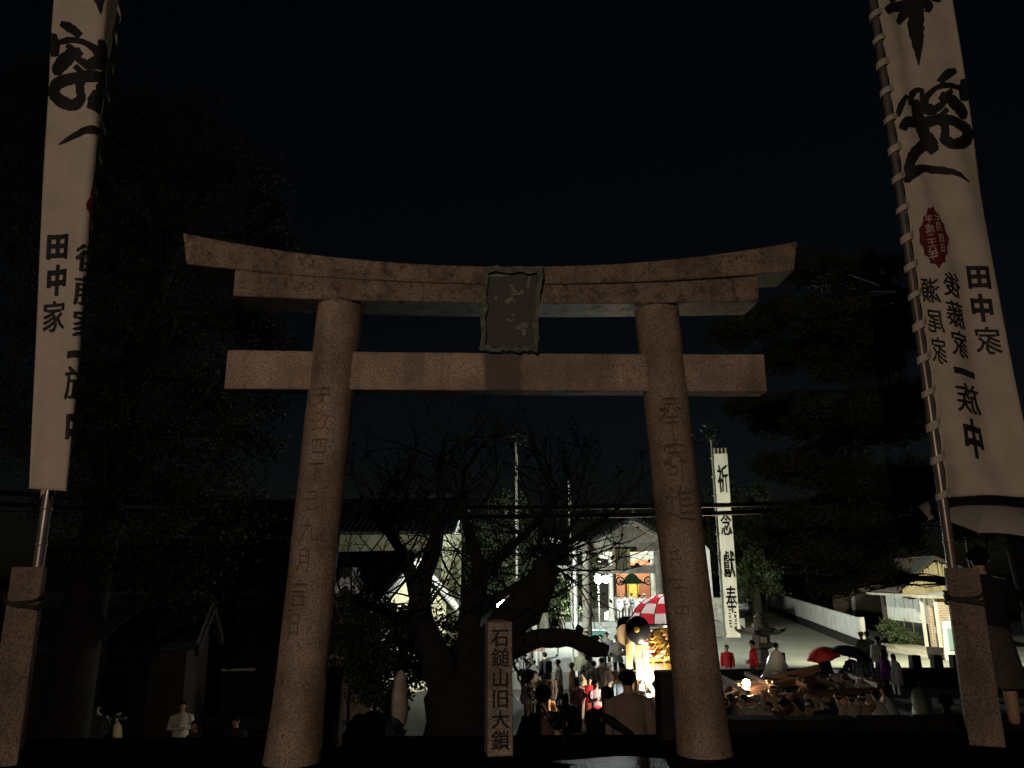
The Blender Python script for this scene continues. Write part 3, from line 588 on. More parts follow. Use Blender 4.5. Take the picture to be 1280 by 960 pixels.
# pine on the other side
def pine(name, label, base, trunk, pads, r0):
    t = thing(name, label, 'tree', base); B = np.array(base); b = MB(); T = [np.array(p) - B for p in trunk]; b.tube(T, np.linspace(r0, r0 * .4, len(T)), 10)
    V = []; mi = []
    for c, r in pads:
        c = np.array(c) - B; k = int(np.argmin([np.linalg.norm(p - c) for p in T])); P = curve_pts(T[k], c, .04, 7); b.tube(P, np.linspace(r0 * .3, r0 * .06, 7), 6)
        nt_ = int(330 * r[0] * r[1]) + 26
        a = rng.uniform(0, 2 * math.pi, nt_); q = np.sqrt(rng.uniform(0, 1, nt_)); cc = np.stack([c[0] + r[0] * q * np.cos(a), c[1] + r[1] * q * np.sin(a), c[2] + rng.normal(size=nt_) * r[2] * .5 * (1 - q * .5)], 1)
        for j in range(nt_):
            if rng.random() < .35: g = P[rng.integers(3, 7)]; b.tube([g, (g + cc[j]) / 2 + rng.normal(size=3) * .08, cc[j]], [r0 * .04, .012, .006], 3, cap=False)
            nn = 16; d = rng.normal(size=(nn, 3)); d[:, 2] = np.abs(d[:, 2]) * .8 + .1; d /= np.linalg.norm(d, axis=1)[:, None]; e = np.cross(d, rng.normal(size=(nn, 3))); e /= np.linalg.norm(e, axis=1)[:, None]
            L = rng.uniform(.10, .19, (nn, 1)); wd = .009; o_ = cc[j] + rng.normal(size=(nn, 3)) * .05
            V.append(np.stack([o_ - e * wd, o_ + e * wd, o_ + d * L + e * wd * .4, o_ + d * L - e * wd * .4], 1)); mi.append(np.full(nn, rng.choice([0, 0, 1, 1, 2])))
    b.build('trunk', BARK, t, smooth=True); o = bpy.data.objects.new('crown', quads_mesh('crown', np.concatenate(V).reshape(-1, 3), LV_P, np.concatenate(mi))); COL.objects.link(o); o.parent = t
    return t
PP = [(930, 415, 42), (985, 395, 46), (1040, 400, 50), (1010, 445, 48), (965, 455, 32), (1070, 460, 55), (945, 508, 36), (990, 530, 45), (1040, 520, 55), (1095, 540, 55), (985, 585, 38), (1030, 590, 50), (1085, 610, 58), (1140, 600, 50), (1130, 500, 55), (1110, 420, 50), (1005, 650, 42), (1055, 660, 50), (1100, 672, 46), (970, 670, 30), (1020, 700, 40), (1075, 715, 38), (1108, 724, 26), (1040, 735, 24), (1165, 628, 40), (1240, 660, 50), (1265, 600, 50), (990, 690, 30), (1010, 340, 40), (1075, 345, 55)]
pine('pine_tree', 'dark spreading pine tree behind the mirrored banner, over the house', (10.1, 15.5, -3.1), [(10.1, 15.5, -3.2), (10.1, 15.4, -1), (9.9, 15.2, 1), (9.6, 15.1, 3), (9.0, 15, 5), (8.4, 15, 7)],
     [(atY(x, y, 15 + random.uniform(-1.6, 1.6)), (rp * .0165, rp * .0165, rp * .0075)) for x, y, rp in PP], .34)
# pollarded cherry behind the marker post
def cherry():
    Y0 = 10.4; base = atY(575, 935, Y0); t = thing('pollarded_cherry_tree', 'old pollarded cherry tree with bare twigs and a drooping sawn limb behind the marker post', 'tree', base); B = np.array(base); b = MB()
    k = Y0 / FPX * 1.05
    def limb(pts, n=3):
        P = np.array([[*(atY(x, y, Y0 + dy) - B), r * k] for x, y, r, dy in pts]); tt = np.linspace(0, len(P) - 1, (len(P) - 1) * n + 1); Q = np.stack([np.interp(tt, range(len(P)), P[:, i]) for i in range(4)], 1); Q[:, 3] *= .76
        for _ in range(2): Q[1:-1] = (Q[:-2] + 2 * Q[1:-1] + Q[2:]) / 4
        Q[1:-1, :3] += rng.normal(size=(len(Q) - 2, 3)) * Q[1:-1, 3:] * .10; Q[:, 3] *= rng.uniform(.92, 1.12, len(Q))
        b.tube(Q[:, :3], Q[:, 3], 11); return Q
    Ls = [limb([(578, 990, 62, 0), (574, 925, 50, 0), (572, 880, 45, 0), (578, 850, 38, 0)])]
    Ls.append(limb([(570, 880, 34, 0), (552, 845, 25, -.1), (532, 800, 21, -.2), (520, 752, 17, -.2), (536, 700, 13, -.1), (550, 662, 10, 0), (553, 620, 6, 0), (548, 575, 3, 0)]))
    Ls.append(limb([(528, 760, 13, -.2), (508, 700, 9, -.3), (484, 660, 6, -.4), (452, 632, 3.5, -.5)]))
    Ls.append(limb([(575, 865, 32, 0), (588, 810, 21, .2), (586, 765, 17, .3), (603, 720, 13, .4), (590, 680, 10, .4), (578, 640, 7, .4), (580, 590, 4, .5)]))
    Ls.append(limb([(603, 722, 10, .4), (630, 690, 7, .5), (672, 655, 5, .6), (705, 612, 3, .7)]))
    Ls.append(limb([(585, 875, 36, 0), (612, 822, 31, -.1), (638, 775, 29, -.2), (662, 752, 27, -.2), (676, 733, 22, -.2), (680, 712, 19, -.2), (678, 698, 13, -.2)]))
    Ls.append(limb([(645, 765, 16, -.2), (668, 715, 8, 0), (694, 688, 6, .1), (740, 660, 3.5, .2), (772, 636, 2, .3)]))
    Ls.append(limb([(600, 860, 30, -.2), (628, 820, 16, -.5), (652, 804, 12, -.7), (690, 794, 12.5, -.8), (716, 799, 12.5, -.9), (744, 809, 11, -.9), (760, 814, 8, -.9)]))
    Ls.append(limb([(718, 800, 8, -.9), (723, 790, 5.5, -.9), (726, 783, 5, -.9)])); Ls.append(limb([(735, 806, 6, -.9), (744, 798, 4, -.9), (748, 796, 3, -.9)]))
    Ls.append(limb([(525, 790, 9, -.2), (490, 770, 6, -.6), (450, 752, 4, -.8), (420, 748, 2.5, -1)])); Ls.append(limb([(584, 780, 8, .2), (625, 745, 6, .6), (660, 722, 4, .7)]))
    b.build('trunk', BARK, t, smooth=True)
    tw = MB(); LF = []
    def twig(p, d, L, r, depth):
        n = 6; P = [p]; d = d / np.linalg.norm(d)
        for i in range(n): d = d + rng.normal(size=3) * .16 + np.array([0, 0, .05]); d /= np.linalg.norm(d); P.append(P[-1] + d * L / n)
        tw.tube(P, np.linspace(r, r * .35, n + 1), 4 if r < .012 else 5, cap=False)
        if depth > 0:
            for _ in range(rng.integers(2, 5)):
                i = rng.integers(1, n); twig(P[i], d + rng.normal(size=3) * .75, L * rng.uniform(.4, .7), r * .55, depth - 1)
        else:
            if rng.random() < .5: LF.extend(P[i] + rng.normal(size=3) * .03 for i in rng.integers(2, n, 2))
    for Q in Ls[1:7] + Ls[10:]:
        for _ in range(15 if len(Q) > 9 else 9):
            i = rng.integers(len(Q) // 3, len(Q)); up = np.array([rng.normal() * .8, rng.normal() * .6, rng.uniform(.1, 1.0)]); twig(Q[i, :3], up, rng.uniform(.7, 1.7), min(.016, Q[i, 3] * .5), 2)
    for _ in range(7): twig(Ls[5][-1, :3], np.array([rng.uniform(.1, 1.3), rng.normal() * .4, rng.uniform(-.7, .9)]), rng.uniform(.8, 1.5), .016, 2)
    for _ in range(5): twig(Ls[7][rng.integers(8, 14), :3], np.array([rng.normal() * .3, rng.normal() * .3, 1]), .5, .007, 0)
    tw.build('twigs', BARK, t)
    o = bpy.data.objects.new('leaves', leaves(np.array(LF), .065, LV_D, 'leaves')); COL.objects.link(o); o.parent = t; o['kind'] = 'stuff'
cherry()
# dark shrubs on the bank and by the tree foot
for i, (px, py, Y, rp, lab) in enumerate(((470, 835, 14.5, 50, 'dense dark shrub on the bank behind the pale rough stone'), (540, 800, 17, 42, 'loose shrub behind the fork of the cherry tree'), (620, 820, 16, 34, 'small leafy shrub behind the marker post'), (440, 790, 19, 42, 'dark shrub below the small white-edged gable'))):
    c = atY(px, py, Y); k = Y / FPX; tree('shrub', lab, (c[0], c[1], STREET), [(c[0], c[1], STREET), (c[0], c[1], STREET + .6), (c[0], c[1], c[2])], [(c + np.array([rng.normal() * rp * k * .4, rng.normal() * .3, rng.normal() * rp * k * .3]), (rp * k * .75,) * 3) for _ in range(5)], 44, .22, .085, LV_B[1:2] + LV_D[:2], .07, cat='shrub')
# lit trees round the shrine yard
def yard_tree(name, label, pxs, Y, pbase, dens, clump, leaf, mats, r0, group=None):
    g = atY(pbase[0], pbase[1], Y); z = plaza_z(Y); bl = pxblobs(pxs, Y, .9, 1.0); top = max(c[2] for c, r in bl)
    return tree(name, label, (g[0], Y, z), [(g[0], Y, z - .1), (g[0] + .1, Y, z + (top - z) * .35), (g[0], Y, z + (top - z) * .7), (g[0] + .1, Y, top)], bl, dens, clump, leaf, mats, r0, group=group, bark=BARK2)
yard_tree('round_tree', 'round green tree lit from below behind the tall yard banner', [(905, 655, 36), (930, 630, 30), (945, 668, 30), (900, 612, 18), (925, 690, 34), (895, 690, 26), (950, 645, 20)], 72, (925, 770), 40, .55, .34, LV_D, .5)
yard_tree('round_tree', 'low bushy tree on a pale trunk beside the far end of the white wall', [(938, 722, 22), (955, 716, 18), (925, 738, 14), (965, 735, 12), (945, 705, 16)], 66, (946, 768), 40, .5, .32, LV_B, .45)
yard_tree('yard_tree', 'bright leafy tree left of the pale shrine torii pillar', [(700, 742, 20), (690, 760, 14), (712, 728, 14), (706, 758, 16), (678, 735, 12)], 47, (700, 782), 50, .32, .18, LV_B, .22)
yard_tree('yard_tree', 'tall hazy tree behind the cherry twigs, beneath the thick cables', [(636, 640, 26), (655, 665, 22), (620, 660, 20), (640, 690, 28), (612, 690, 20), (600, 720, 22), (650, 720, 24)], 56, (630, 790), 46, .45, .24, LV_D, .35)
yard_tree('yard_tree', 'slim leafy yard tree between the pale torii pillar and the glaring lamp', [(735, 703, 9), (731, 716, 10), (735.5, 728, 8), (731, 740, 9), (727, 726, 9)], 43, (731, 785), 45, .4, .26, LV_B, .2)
# ================================================================== shrine yard
PALE = granite('pale_granite', (0.46, 0.46, 0.40), (0.20, 0.20, 0.16), wet=0.75, bumpy=.3)
def far_torii(name, label, Y, pxl, pxr, y_kas, y_nuki, x_ends, dia, tablet=None, m=PALE):
    g = plaza_z(Y) if Y < 50 else -1.5; xl, xr = atY(pxl, 800, Y)[0], atY(pxr, 800, Y)[0]; cx = (xl + xr) / 2
    t = thing(name, label, 'torii', (cx, Y, g)); zk0, zk1 = [atY(780, y, Y)[2] - g for y in y_kas]; zn0, zn1 = [atY(780, y, Y)[2] - g for y in y_nuki]; he = (atY(x_ends[1], 690, Y)[0] - atY(x_ends[0], 690, Y)[0]) / 2
    for s_ in (-1, 1):
        q = MB(); hx = (xr - xl) / 2; q.tube([(s_ * hx * 1.03, 0, 0), (s_ * hx * .97, 0, zk0 + .02)], [dia / 2, dia / 2 * .86], 20); q.build('pillar', m, t, smooth=True)
        q = MB(); q.lathe([(dia * .72, 0), (dia * .72, .18), (dia * .6, .24)], 20, (s_ * hx * 1.03, 0, 0)); q.build('footing', m, t, smooth=True)
    for nm, half, z0, z1, dy, cv in (('upper_lintel', he, (zk0 + zk1) / 2, zk1, dia * 1.15, .22), ('lower_lintel', he * .93, zk0, (zk0 + zk1) / 2 - .004, dia * .98, .16), ('tie_beam', he * .94, zn0, zn1, dia * .5, 0)):
        P = [(x, z0 + cv * abs(x / he) ** 2.2) for x in np.linspace(-half, half, 17)] + [(x * 1.005, z1 + cv * 1.15 * abs(x / he) ** 2.2) for x in np.linspace(half, -half, 17)]
        q = MB(); k = 17
        for i in range(16):
            a, b_, c, d = P[i], P[i + 1], P[33 - i - 1], P[33 - i]
            q.add([(a[0], -dy / 2, a[1]), (b_[0], -dy / 2, b_[1]), (c[0], -dy / 2, c[1]), (d[0], -dy / 2, d[1]), (a[0], dy / 2, a[1]), (b_[0], dy / 2, b_[1]), (c[0], dy / 2, c[1]), (d[0], dy / 2, d[1])],
                  [(0, 1, 2, 3), (7, 6, 5, 4), (1, 0, 4, 5), (3, 2, 6, 7)] + ([(0, 3, 7, 4)] if i == 0 else []) + ([(2, 1, 5, 6)] if i == 15 else []))
        bmm = q.build(nm, m, t); w_ = bmm.modifiers.new('weld', 'WELD'); w_.merge_threshold = .001
    if tablet:
        x0, x1, y0, y1 = tablet; a = atY(x0, y1, Y - dia * .8); c = atY(x1, y0, Y - dia * .8); q = MB(); W_ = c[0] - a[0]; H_ = c[2] - a[2]; ctr = ((a[0] + c[0]) / 2 - cx, -dia * .8, (a[2] + c[2]) / 2 - g)
        q.box(ctr, (W_, .12, H_)); o = q.build('tablet', mat('tablet_bronze', (0.20, 0.19, 0.13), var=.5, scale=6, metal=.3, rough=.5), t)
        for dx in (-1, 1): q = MB(); q.box((ctr[0] + dx * W_ * .42, ctr[1] - .09, ctr[2]), (W_ * .16, .05, H_)); q.build('tablet_frame', mat('tablet_gilt', (0.42, 0.38, 0.22), rough=.5, var=.4, scale=8), o)
    return t
far_torii('shrine_torii', 'pale stone torii at the shrine yard entrance with a bronze tablet', 36.0, 735, 829, (690, 679), (717, 706.5), (692, 872), .46, (766, 787, 686, 712))
pb = thing('stone_platform', 'broad low stone platform under the inner torii and shrine hall', 'platform', (atY(791, 780, 58)[0], 52.2, -2.6))
for i, z in enumerate((.37, .74, 1.097)): q = MB(); q.bbox(-5.2, 5.2, i * .34, 19.5, z - .366 if i else -.1, z); q.build('stone_step', mat('grey_step', (.16, .165, .15), var=.4, scale=4), pb)
far_torii('inner_torii', 'smaller inner stone torii framing the gilded portable shrine', 54.0, 766, 820, (700, 691), (716, 708), (750, 836), .36)
# ---- shrine hall with front gable
TILE = mat('roof_tile', (0.055, 0.058, 0.06), rough=0.8, var=0.4, scale=3, bump=.4, bscale=10, spec=.15)
BOARD = mat('weathered_board', (0.30, 0.29, 0.25), rough=.85, var=.4, scale=5, bump=.3, bscale=30)
PEACH = mat('hall_inside', (0.55, 0.30, 0.20), rough=.8, var=.2, scale=3)
DWOOD = mat('dark_wood', (0.07, 0.048, 0.033), rough=.7, var=.4, scale=6, bump=.3, bscale=25)
HY = 66.0; hz = -1.5; HGB = mat('gable_board', (.42, .41, .36), rough=.85, var=.4, scale=5); hcx = atY(791, 700, HY)[0]
hall = thing('shrine_hall', 'shrine hall with tiled front gable and brightly lit peach interior', 'shrine', (hcx, HY, hz))
zap = atY(791, 652, HY)[2] - hz; zev = atY(791, 681, HY)[2] - hz; hw = 3.6
q = MB(); q.prism([(-hw * .80, zev + .15), (hw * .80, zev + .15), (0, zap - .25)], 0.25, 0.40); gb = q.build('gable_wall', HGB, hall)
for i in range(15):
    x = -hw * .72 + i * hw * .103; h_ = (zap - .45 - zev) * (1 - abs(x) / (hw * .82)); q = MB(); q.box((x, .225, zev + .2 + h_ / 2), (.19, .05, max(.1, h_))); q.build('gable_board', HGB, gb)
for sd in (-1, 1):
    n = 14; prof = [(sd * (hw + .5) * (1 - i / n), zev - .1 + (zap - zev + .2) * (i / n) ** 1.12) for i in range(n + 1)]
    q = MB()
    for i in range(n):
        a, c = prof[i], prof[i + 1]
        q.add([(a[0], -.9, a[1]), (c[0], -.9, c[1]), (c[0], 7, c[1]), (a[0], 7, a[1]), (a[0], -.9, a[1] + .26), (c[0], -.9, c[1] + .26), (c[0], 7, c[1] + .26), (a[0], 7, a[1] + .26)], [(0, 1, 2, 3), (7, 6, 5, 4), (0, 4, 5, 1), (2, 6, 7, 3)] + ([(0, 3, 7, 4)] if i == 0 else []))
    rf = q.build('roof_slope', TILE, hall)
    for i in range(n + 1): q = MB(); q.lathe([(.10, 0), (.10, .12)], 10, (0, 0, 0)); q.v = [(prof[i][0] + x, -1.0 - z, prof[i][1] + .30 + y) for x, y, z in q.v]; q.build('eave_tile', TILE, rf)
    q = MB(); q.bar((sd * (hw + .42), -.8, zev - .16), (0, -.8, zap - .12), .12, .30); q.build('barge_board', HGB, hall)
q = MB(); q.box((0, 3, zap + .36), (.5, 8, .34), taper=.8); rd = q.build('ridge', TILE, hall)
q = MB(); q.prism([(-.42, zap + .1), (.42, zap + .1), (.34, zap + .5), (.14, zap + .62), (.06, zap + .95), (-.06, zap + .95), (-.14, zap + .62), (-.34, zap + .5)], -1.22, -1.02); q.build('ridge_end_tile', TILE, rd)
q = MB(); q.bbox(-hw, hw, 3.8, 4.0, 0, zev); q.build('rear_wall', PEACH, hall)
for sd in (-1, 1): q = MB(); q.bbox(sd * hw - .08, sd * hw + .08, .5, 3.8, 0, zev); q.build('side_wall', PEACH, hall)
for x in (-hw + .1, -1.55, 1.55, hw - .1): q = MB(); q.box((x, .3, zev / 2), (.26, .26, zev)); q.build('porch_post', DWOOD, hall)
for sd in (-1, 1): q = MB(); q.bbox(min(sd * 1.70, sd * (hw - .24)), max(sd * 1.70, sd * (hw - .24)), .24, .34, 0.36, zev - .36); q.build('lattice_wall', DWOOD, hall)
q = MB(); q.bbox(-hw, hw, .12, .48, zev - .35, zev); q.build('front_beam', DWOOD, hall)
q = MB(); q.bbox(-hw - .3, hw + .3, -.8, 4, -.2, .35); q.build('floor', BOARD, hall)
lamp('hall_light', hall, (0, 1.3, zev - .5), LP['hall'], (1.0, .78, .55), .25)
for sx in (-1.35, 1.35):
    q = MB(); q.lathe([(.12, 0), (.2, .06), (.21, .3), (.12, .42)], 12, (sx, 0.9, zev - .95)); q.build('hanging_lantern', mat('lit_paper', (1.0, .82, .6), emit=6, var=0), hall)
# ---- gilded portable shrine in front of the hall
GOLD = mat('gilt', (0.80, 0.52, 0.12), rough=.3, var=.35, scale=14, metal=.85)
LACQ = mat('black_lacquer', (0.012, 0.011, 0.012), rough=.22, var=0, spec=.6)
ms = thing('portable_shrine', 'gilded portable shrine with dark green roof before the hall', 'portable shrine', (atY(791, 760, 62)[0], 62, -1.5))
q = MB(); q.box((0, 0, 1.0), (1.5, 1.5, .25)); q.build('base', LACQ, ms)
for sx in (-.62, .62): q = MB(); q.bar((sx, -2.2, .85), (sx, 2.2, .85), .16, .16); q.build('carrying_pole', LACQ, ms)
q = MB(); q.box((0, 0, 1.75), (.95, .95, 1.25)); q.build('body', GOLD, ms)
for sx in (-.42, .42): q = MB(); q.lathe([(.09, 0), (.09, 1.3)], 10, (sx, -.55, 1.1)); q.build('column', GOLD, ms)
q = MB(); q.lathe([(1.35, 0), (1.1, .16), (.72, .36), (.42, .66), (.16, .8)], 4, (0, 0, 2.35), a0=math.pi / 4); q.build('roof', mat('green_lacquer', (0.025, 0.05, 0.028), rough=.3, var=.3), ms)
q = MB(); q.ell((0, 0, 3.3), (.16, .3, .2)); q.prism([(-.35, 3.5), (0, 3.3), (.35, 3.5), (0, 3.38)], -.04, .04); q.build('phoenix', GOLD, ms)
for sx in (-1.0, 1.15):
    q = MB(); P = [(.30 * math.cos(a), 0, .30 * math.sin(a)) for a in np.linspace(0, 2 * math.pi, 21)]; q.tube(P, .055, 6, cap=False)
    for a in (0, math.pi / 3, 2 * math.pi / 3): q.bar((-.28 * math.cos(a), 0, -.28 * math.sin(a)), (.28 * math.cos(a), 0, .28 * math.sin(a)), .05, .05)
    q.build('wheel_crest', LACQ, ms, loc=(sx, -.9, 2.55)); q = MB(); q.bar((sx * .5, -.8, 2.2), (sx, -.88, 2.5), .05, .05); q.build('crest_arm', LACQ, ms)
# ---- glaring double lamp on a stand
LY = 46.5; lb = atY(749, 770, LY); lz = plaza_z(LY)
wl = thing('work_lamp', 'glaring double white lamp on a thin stand in the shrine yard', 'lamp', (lb[0], LY, lz)); hgt = atY(749, 724, LY)[2] - lz
q = MB(); q.tube([(0, 0, .5), (0, 0, hgt - .1)], .045, 8); q.bar((-.1, 0, hgt - .1), (.55, 0, hgt - .16), .05, .05); q.build('stand', mat('steel', (.5, .5, .5), metal=.6, rough=.4, var=.2), wl)
q = MB(); q.box((-.15, 0, .5), (.95, .6, .8)); q.build('generator', mat('teal_paint', (0.16, 0.34, 0.36), rough=.5, var=.3, scale=3), wl)
BULB = mat('lamp_white', (0.93, 1.0, 0.97), emit=60, var=0)
for sx, r_, pw in ((-.1, .33, LP['led']), (.46, .23, LP['led'] * .45)):
    q = MB(); q.ell((0, 0, 0), (r_, r_, r_ * .92), 16, 10); q.build('globe', BULB, wl, smooth=True, loc=(sx, 0, hgt)); lamp('globe_light', wl, (sx, 0, hgt), pw, (.90, 1.0, .94), r_ + .05)
# added lamp, hidden behind the cherry tree, to light the yard and pale torii
p = atY(628, 756, 31.5); w2 = thing('work_lamp', 'added white lamp on a stand, hidden in the street behind the cherry trunk', 'lamp', (p[0], 31.5, STREET)); h2 = p[2] - STREET
q = MB(); q.tube([(0, 0, .02), (0, 0, h2 - .1)], .04, 8)
for a in (0.2, 2.3, 4.4): q.tube([(0, 0, .8), (.55 * math.cos(a), .55 * math.sin(a), .02)], .025, 6)
q.build('stand', mat('steel', (.5, .5, .5)), w2); q = MB(); q.ell((0, 0, 0), (.22, .22, .2), 16, 10); q.build('globe', BULB, w2, smooth=True, loc=(0, 0, h2)); lamp('globe_light', w2, (0, 0, h2), LP['yard'], (.96, 1.0, .90), .24, spot=(R(172), .3, (.05, 1.0, -.04)))
# ---- monument, truck, lantern, walls
mn = thing('stone_monument', 'tall white stone obelisk on a tiered plinth beside the yard banner', 'monument', (atY(892, 760, 58)[0], 58, plaza_z(58)))
for i, (w_, z0, z1) in enumerate(((3.0, 0, .8), (2.4, .8, 1.5), (1.9, 1.5, 2.2))): q = MB(); q.bbox(-w_ / 2 + .25, w_ / 2 + .25, -w_ / 2, w_ / 2, z0, z1 - .004); q.build('plinth_tier', PALE, mn)
q = MB(); q.box((-.35, 0, 3.9), (.62, .5, 3.4), taper=.88); q.box((-.35, 0, 5.75), (.54, .44, .3), taper=.2); q.build('obelisk', mat('white_stone', (.62, .62, .58), var=.2, scale=3), mn)
tk_ = thing('small_truck', 'small white flatbed truck with a yellow flag parked by the trees', 'truck', (atY(926, 768, 71)[0], 71, plaza_z(71)), R(-20))
TW = mat('truck_white', (0.66, 0.69, 0.68), rough=.35, var=.1); GLS = mat('dark_glass', (0.02, 0.025, 0.03), rough=.08, var=0, spec=.8)
q = MB(); q.prism([(-.6, .55), (.75, .55), (.75, 1.85), (.2, 1.9), (-.45, 1.9), (-.62, 1.2)], -.74, .74, axis='x'); o = q.build('cab', TW, tk_); md = o.modifiers.new('b', 'BEVEL'); md.width = .06; md.segments = 2
q = MB(); q.add([(-.62, -.63, 1.22), (.62, -.63, 1.22), (.58, -.50, 1.74), (-.58, -.50, 1.74)], [(0, 1, 2, 3)]); q.build('windscreen', GLS, tk_)
for sx in (-1, 1):
    q = MB(); q.box((sx * .56, -.62, .88), (.26, .06, .16)); q.build('headlight', mat('headlight_glass', (.8, .8, .78), rough=.1, var=0), tk_)
    q = MB(); q.box((sx * .90, -.42, 1.42), (.14, .08, .24)); q.build('mirror', LACQ, tk_)
    q = MB(); q.add([(sx * .747, -.35, 1.25), (sx * .747, .55, 1.25), (sx * .747, .5, 1.74), (sx * .747, -.28, 1.74)], [(0, 1, 2, 3)]); q.build('side_window', GLS, tk_)
    for yy in (0.05, 2.1): q = MB(); q.lathe([(.28, -.08), (.30, 0), (.28, .08)], 16); q.v = [(sx * .66 + z, yy + x, .29 + y) for x, y, z in q.v]; wh = q.build('wheel', LACQ, tk_)
q = MB(); q.bbox(-.74, .74, .8, 2.9, .62, .95); q.build('load_bed', TW, tk_)
q = MB(); q.box((0, -.63, .62), (1.4, .08, .14)); q.box((0, -.65, .84), (.33, .03, .12)); q.build('bumper', mat('bumper_grey', (.2, .2, .2), var=.1), tk_)
q = MB(); q.tube([(.1, .9, 1.9), (.1, .9, 2.9)], .02, 6); q.add([(.1, .9, 2.88), (.1, .9, 2.2), (.32, .88, 2.1), (.2, .9, 2.5)], [(0, 1, 2, 3)]); q.build('yellow_flag', mat('flag_yellow', (.6, .5, .1), var=.1), tk_)
LANT = granite('lantern_stone', (0.16, 0.125, 0.095), (0.07, 0.055, 0.045), wet=.7)
LYY = 35.75; lx = atY(955, 842, LYY)[0]; lg = plaza_z(LYY); zz = lambda y: atY(955, y, LYY)[2] - lg; kk = LYY / FPX * 1.04
la = thing('stone_lantern', 'old stone lantern with wide roof in front of the white-cloaked person', 'stone lantern', (lx, LYY, lg))
zb, zc, zd, ze, zf_, zg = zz(812), zz(801), zz(797.5), zz(783), zz(775), zz(766)
q = MB(); q.box((0, 0, .12), (1.25, 1.25, .34)); q.build('plinth', LANT, la)
q = MB(); q.lathe([(.50, .28), (.40, .5), (.30, (zb) * .7), (.27, zb)], 6); q.build('shaft', LANT, la)
q = MB(); q.lathe([(.28, zb - .004), (.52, zb + .12), (.55, zb + .3), (.42, zc - .15)], 6); q.build('platform', LANT, la)
fb = MB(); fb.lathe([(.40, zc - .154), (.40, zd + .22)], 6); o = fb.build('fire_box', LANT, la)
q = MB(); q.box((0, -.36, (zc + zd + .02) / 2), (.26, .06, .24)); q.build('opening', mat('paper_pale', (.5, .42, .3), var=0), o)
q = MB(); n = 6; q.lathe([(1.02, zd + .30), (.98, zd + .2), (.62, zd + .42), (.34, ze - .02)], 6); rfo = q.build('roof', LANT, la)
for i in range(6): a = i * math.pi / 3; q = MB(); q.tube([(.8 * math.cos(a), .8 * math.sin(a), zd + .3), (1.02 * math.cos(a), 1.02 * math.sin(a), zd + .32), (1.14 * math.cos(a), 1.14 * math.sin(a), zd + .46)], [.09, .07, .04], 6); q.build('roof_curl', LANT, rfo)
q = MB(); q.lathe([(.36, ze - .03), (.36, ze + .12), (.22, ze + .16), (.30, ze + .3), (.20, zf_), (.14, zf_ + .02), (.27, zf_ + .12), (.20, zg - .1), (.03, zg + .06)], 12); q.build('finial', LANT, la, smooth=True)
stb = thing('stub_post', 'short dark square stone stub beside the stone lantern', 'stone post', (lx + .75, LYY - .1, lg)); q = MB(); q.box((0, 0, .28), (.34, .34, .75), taper=.95); q.build('shaft', DARKSTONE, stb)
# white boundary wall, panel by panel
WALLW = mat('wall_render', (0.50, 0.49, 0.44), rough=.85, var=.28, scale=1.6, bump=.2, bscale=12)
wa, wb_ = atY(1079, 800, 44.0), atY(961, 757, 79.0); bw = thing('boundary_wall', 'long pale rendered boundary wall on a dark base along the yard', 'wall', (wa[0], wa[1], plaza_z(44)))
D = np.array([wb_[0] - wa[0], wb_[1] - wa[1]]); Lw = np.linalg.norm(D); D /= Lw; ang = math.atan2(D[1], D[0]); zn_t, zf_t = atY(1079, 773, 44)[2] - plaza_z(44), atY(961, 738.5, 79)[2] - plaza_z(44)
NP = 12
for i in range(NP):
    f0, f1 = i / NP, (i + 1) / NP; a, c = D * Lw * f0, D * Lw * (f1 - .0012); g0, g1 = plaza_z(44 + 35 * f0) - plaza_z(44), plaza_z(44 + 35 * f1) - plaza_z(44); t0, t1 = zn_t + (zf_t - zn_t) * f0, zn_t + (zf_t - zn_t) * f1
    nv = np.array([-D[1], D[0]])
    for nm, th, h0, h1, m_ in (('base_course', .30, lambda g, t: g - .1, lambda g, t: g + (t - g) * .30, DARKSTONE), ('panel', .16, lambda g, t: g + (t - g) * .30 + .004, lambda g, t: t, WALLW)):
        v = []
        for s_ in (-1, 1): v += [(*(a + nv * s_ * th / 2), h0(g0, t0)), (*(c + nv * s_ * th / 2), h0(g1, t1)), (*(c + nv * s_ * th / 2), h1(g1, t1)), (*(a + nv * s_ * th / 2), h1(g0, t0))]
        q = MB(); q.add(v, [(0, 1, 2, 3), (7, 6, 5, 4), (0, 4, 5, 1), (1, 5, 6, 2), (2, 6, 7, 3), (3, 7, 4, 0)]); q.build(nm, m_, bw)
q = MB(); q.box((-D[0] * .12, -D[1] * .12, zn_t / 2 + .02), (.22, .22, zn_t + .1)); q.build('end_post', WALLW, bw); q = MB(); q.box((D[0] * (Lw + .2), D[1] * (Lw + .2), zf_t * .5 + .4), (.35, .35, zf_t)); q.build('end_post', WALLW, bw)
# wall street lamp: stands behind the wall under the pine, lights the yard and the house
sl = thing('street_lamp', 'hooded street lamp with a long arm reaching out under the pine near the house', 'street lamp', (20.4, 35.3, plaza_z(35.3)))
q = MB(); q.tube([(0, 0, 0), (0, 0, 5.6), (-.5, 0, 6.0), (-3.2, 0, 6.1)], [.08, .07, .05, .04], 8); q.build('pole', mat('black_paint', (.012, .012, .012), var=0), sl, smooth=True)
q = MB(); q.lathe([(.30, 0), (.26, .12), (.08, .2)], 14, (-3.25, 0, 6.0)); q.build('hood', mat('steel', (.5, .5, .5)), sl); q = MB(); q.ell((-3.25, 0, 5.96), (.17, .17, .10)); q.build('bulb', mat('lamp_warm', (1, .95, .75), emit=20, var=0), sl)
lamp('lamp_light', sl, (-3.25, 0, 5.8), LP['wall'], (1.0, .96, .72), .2, spot=(R(150), .3, (.10, 1.0, -.36)))
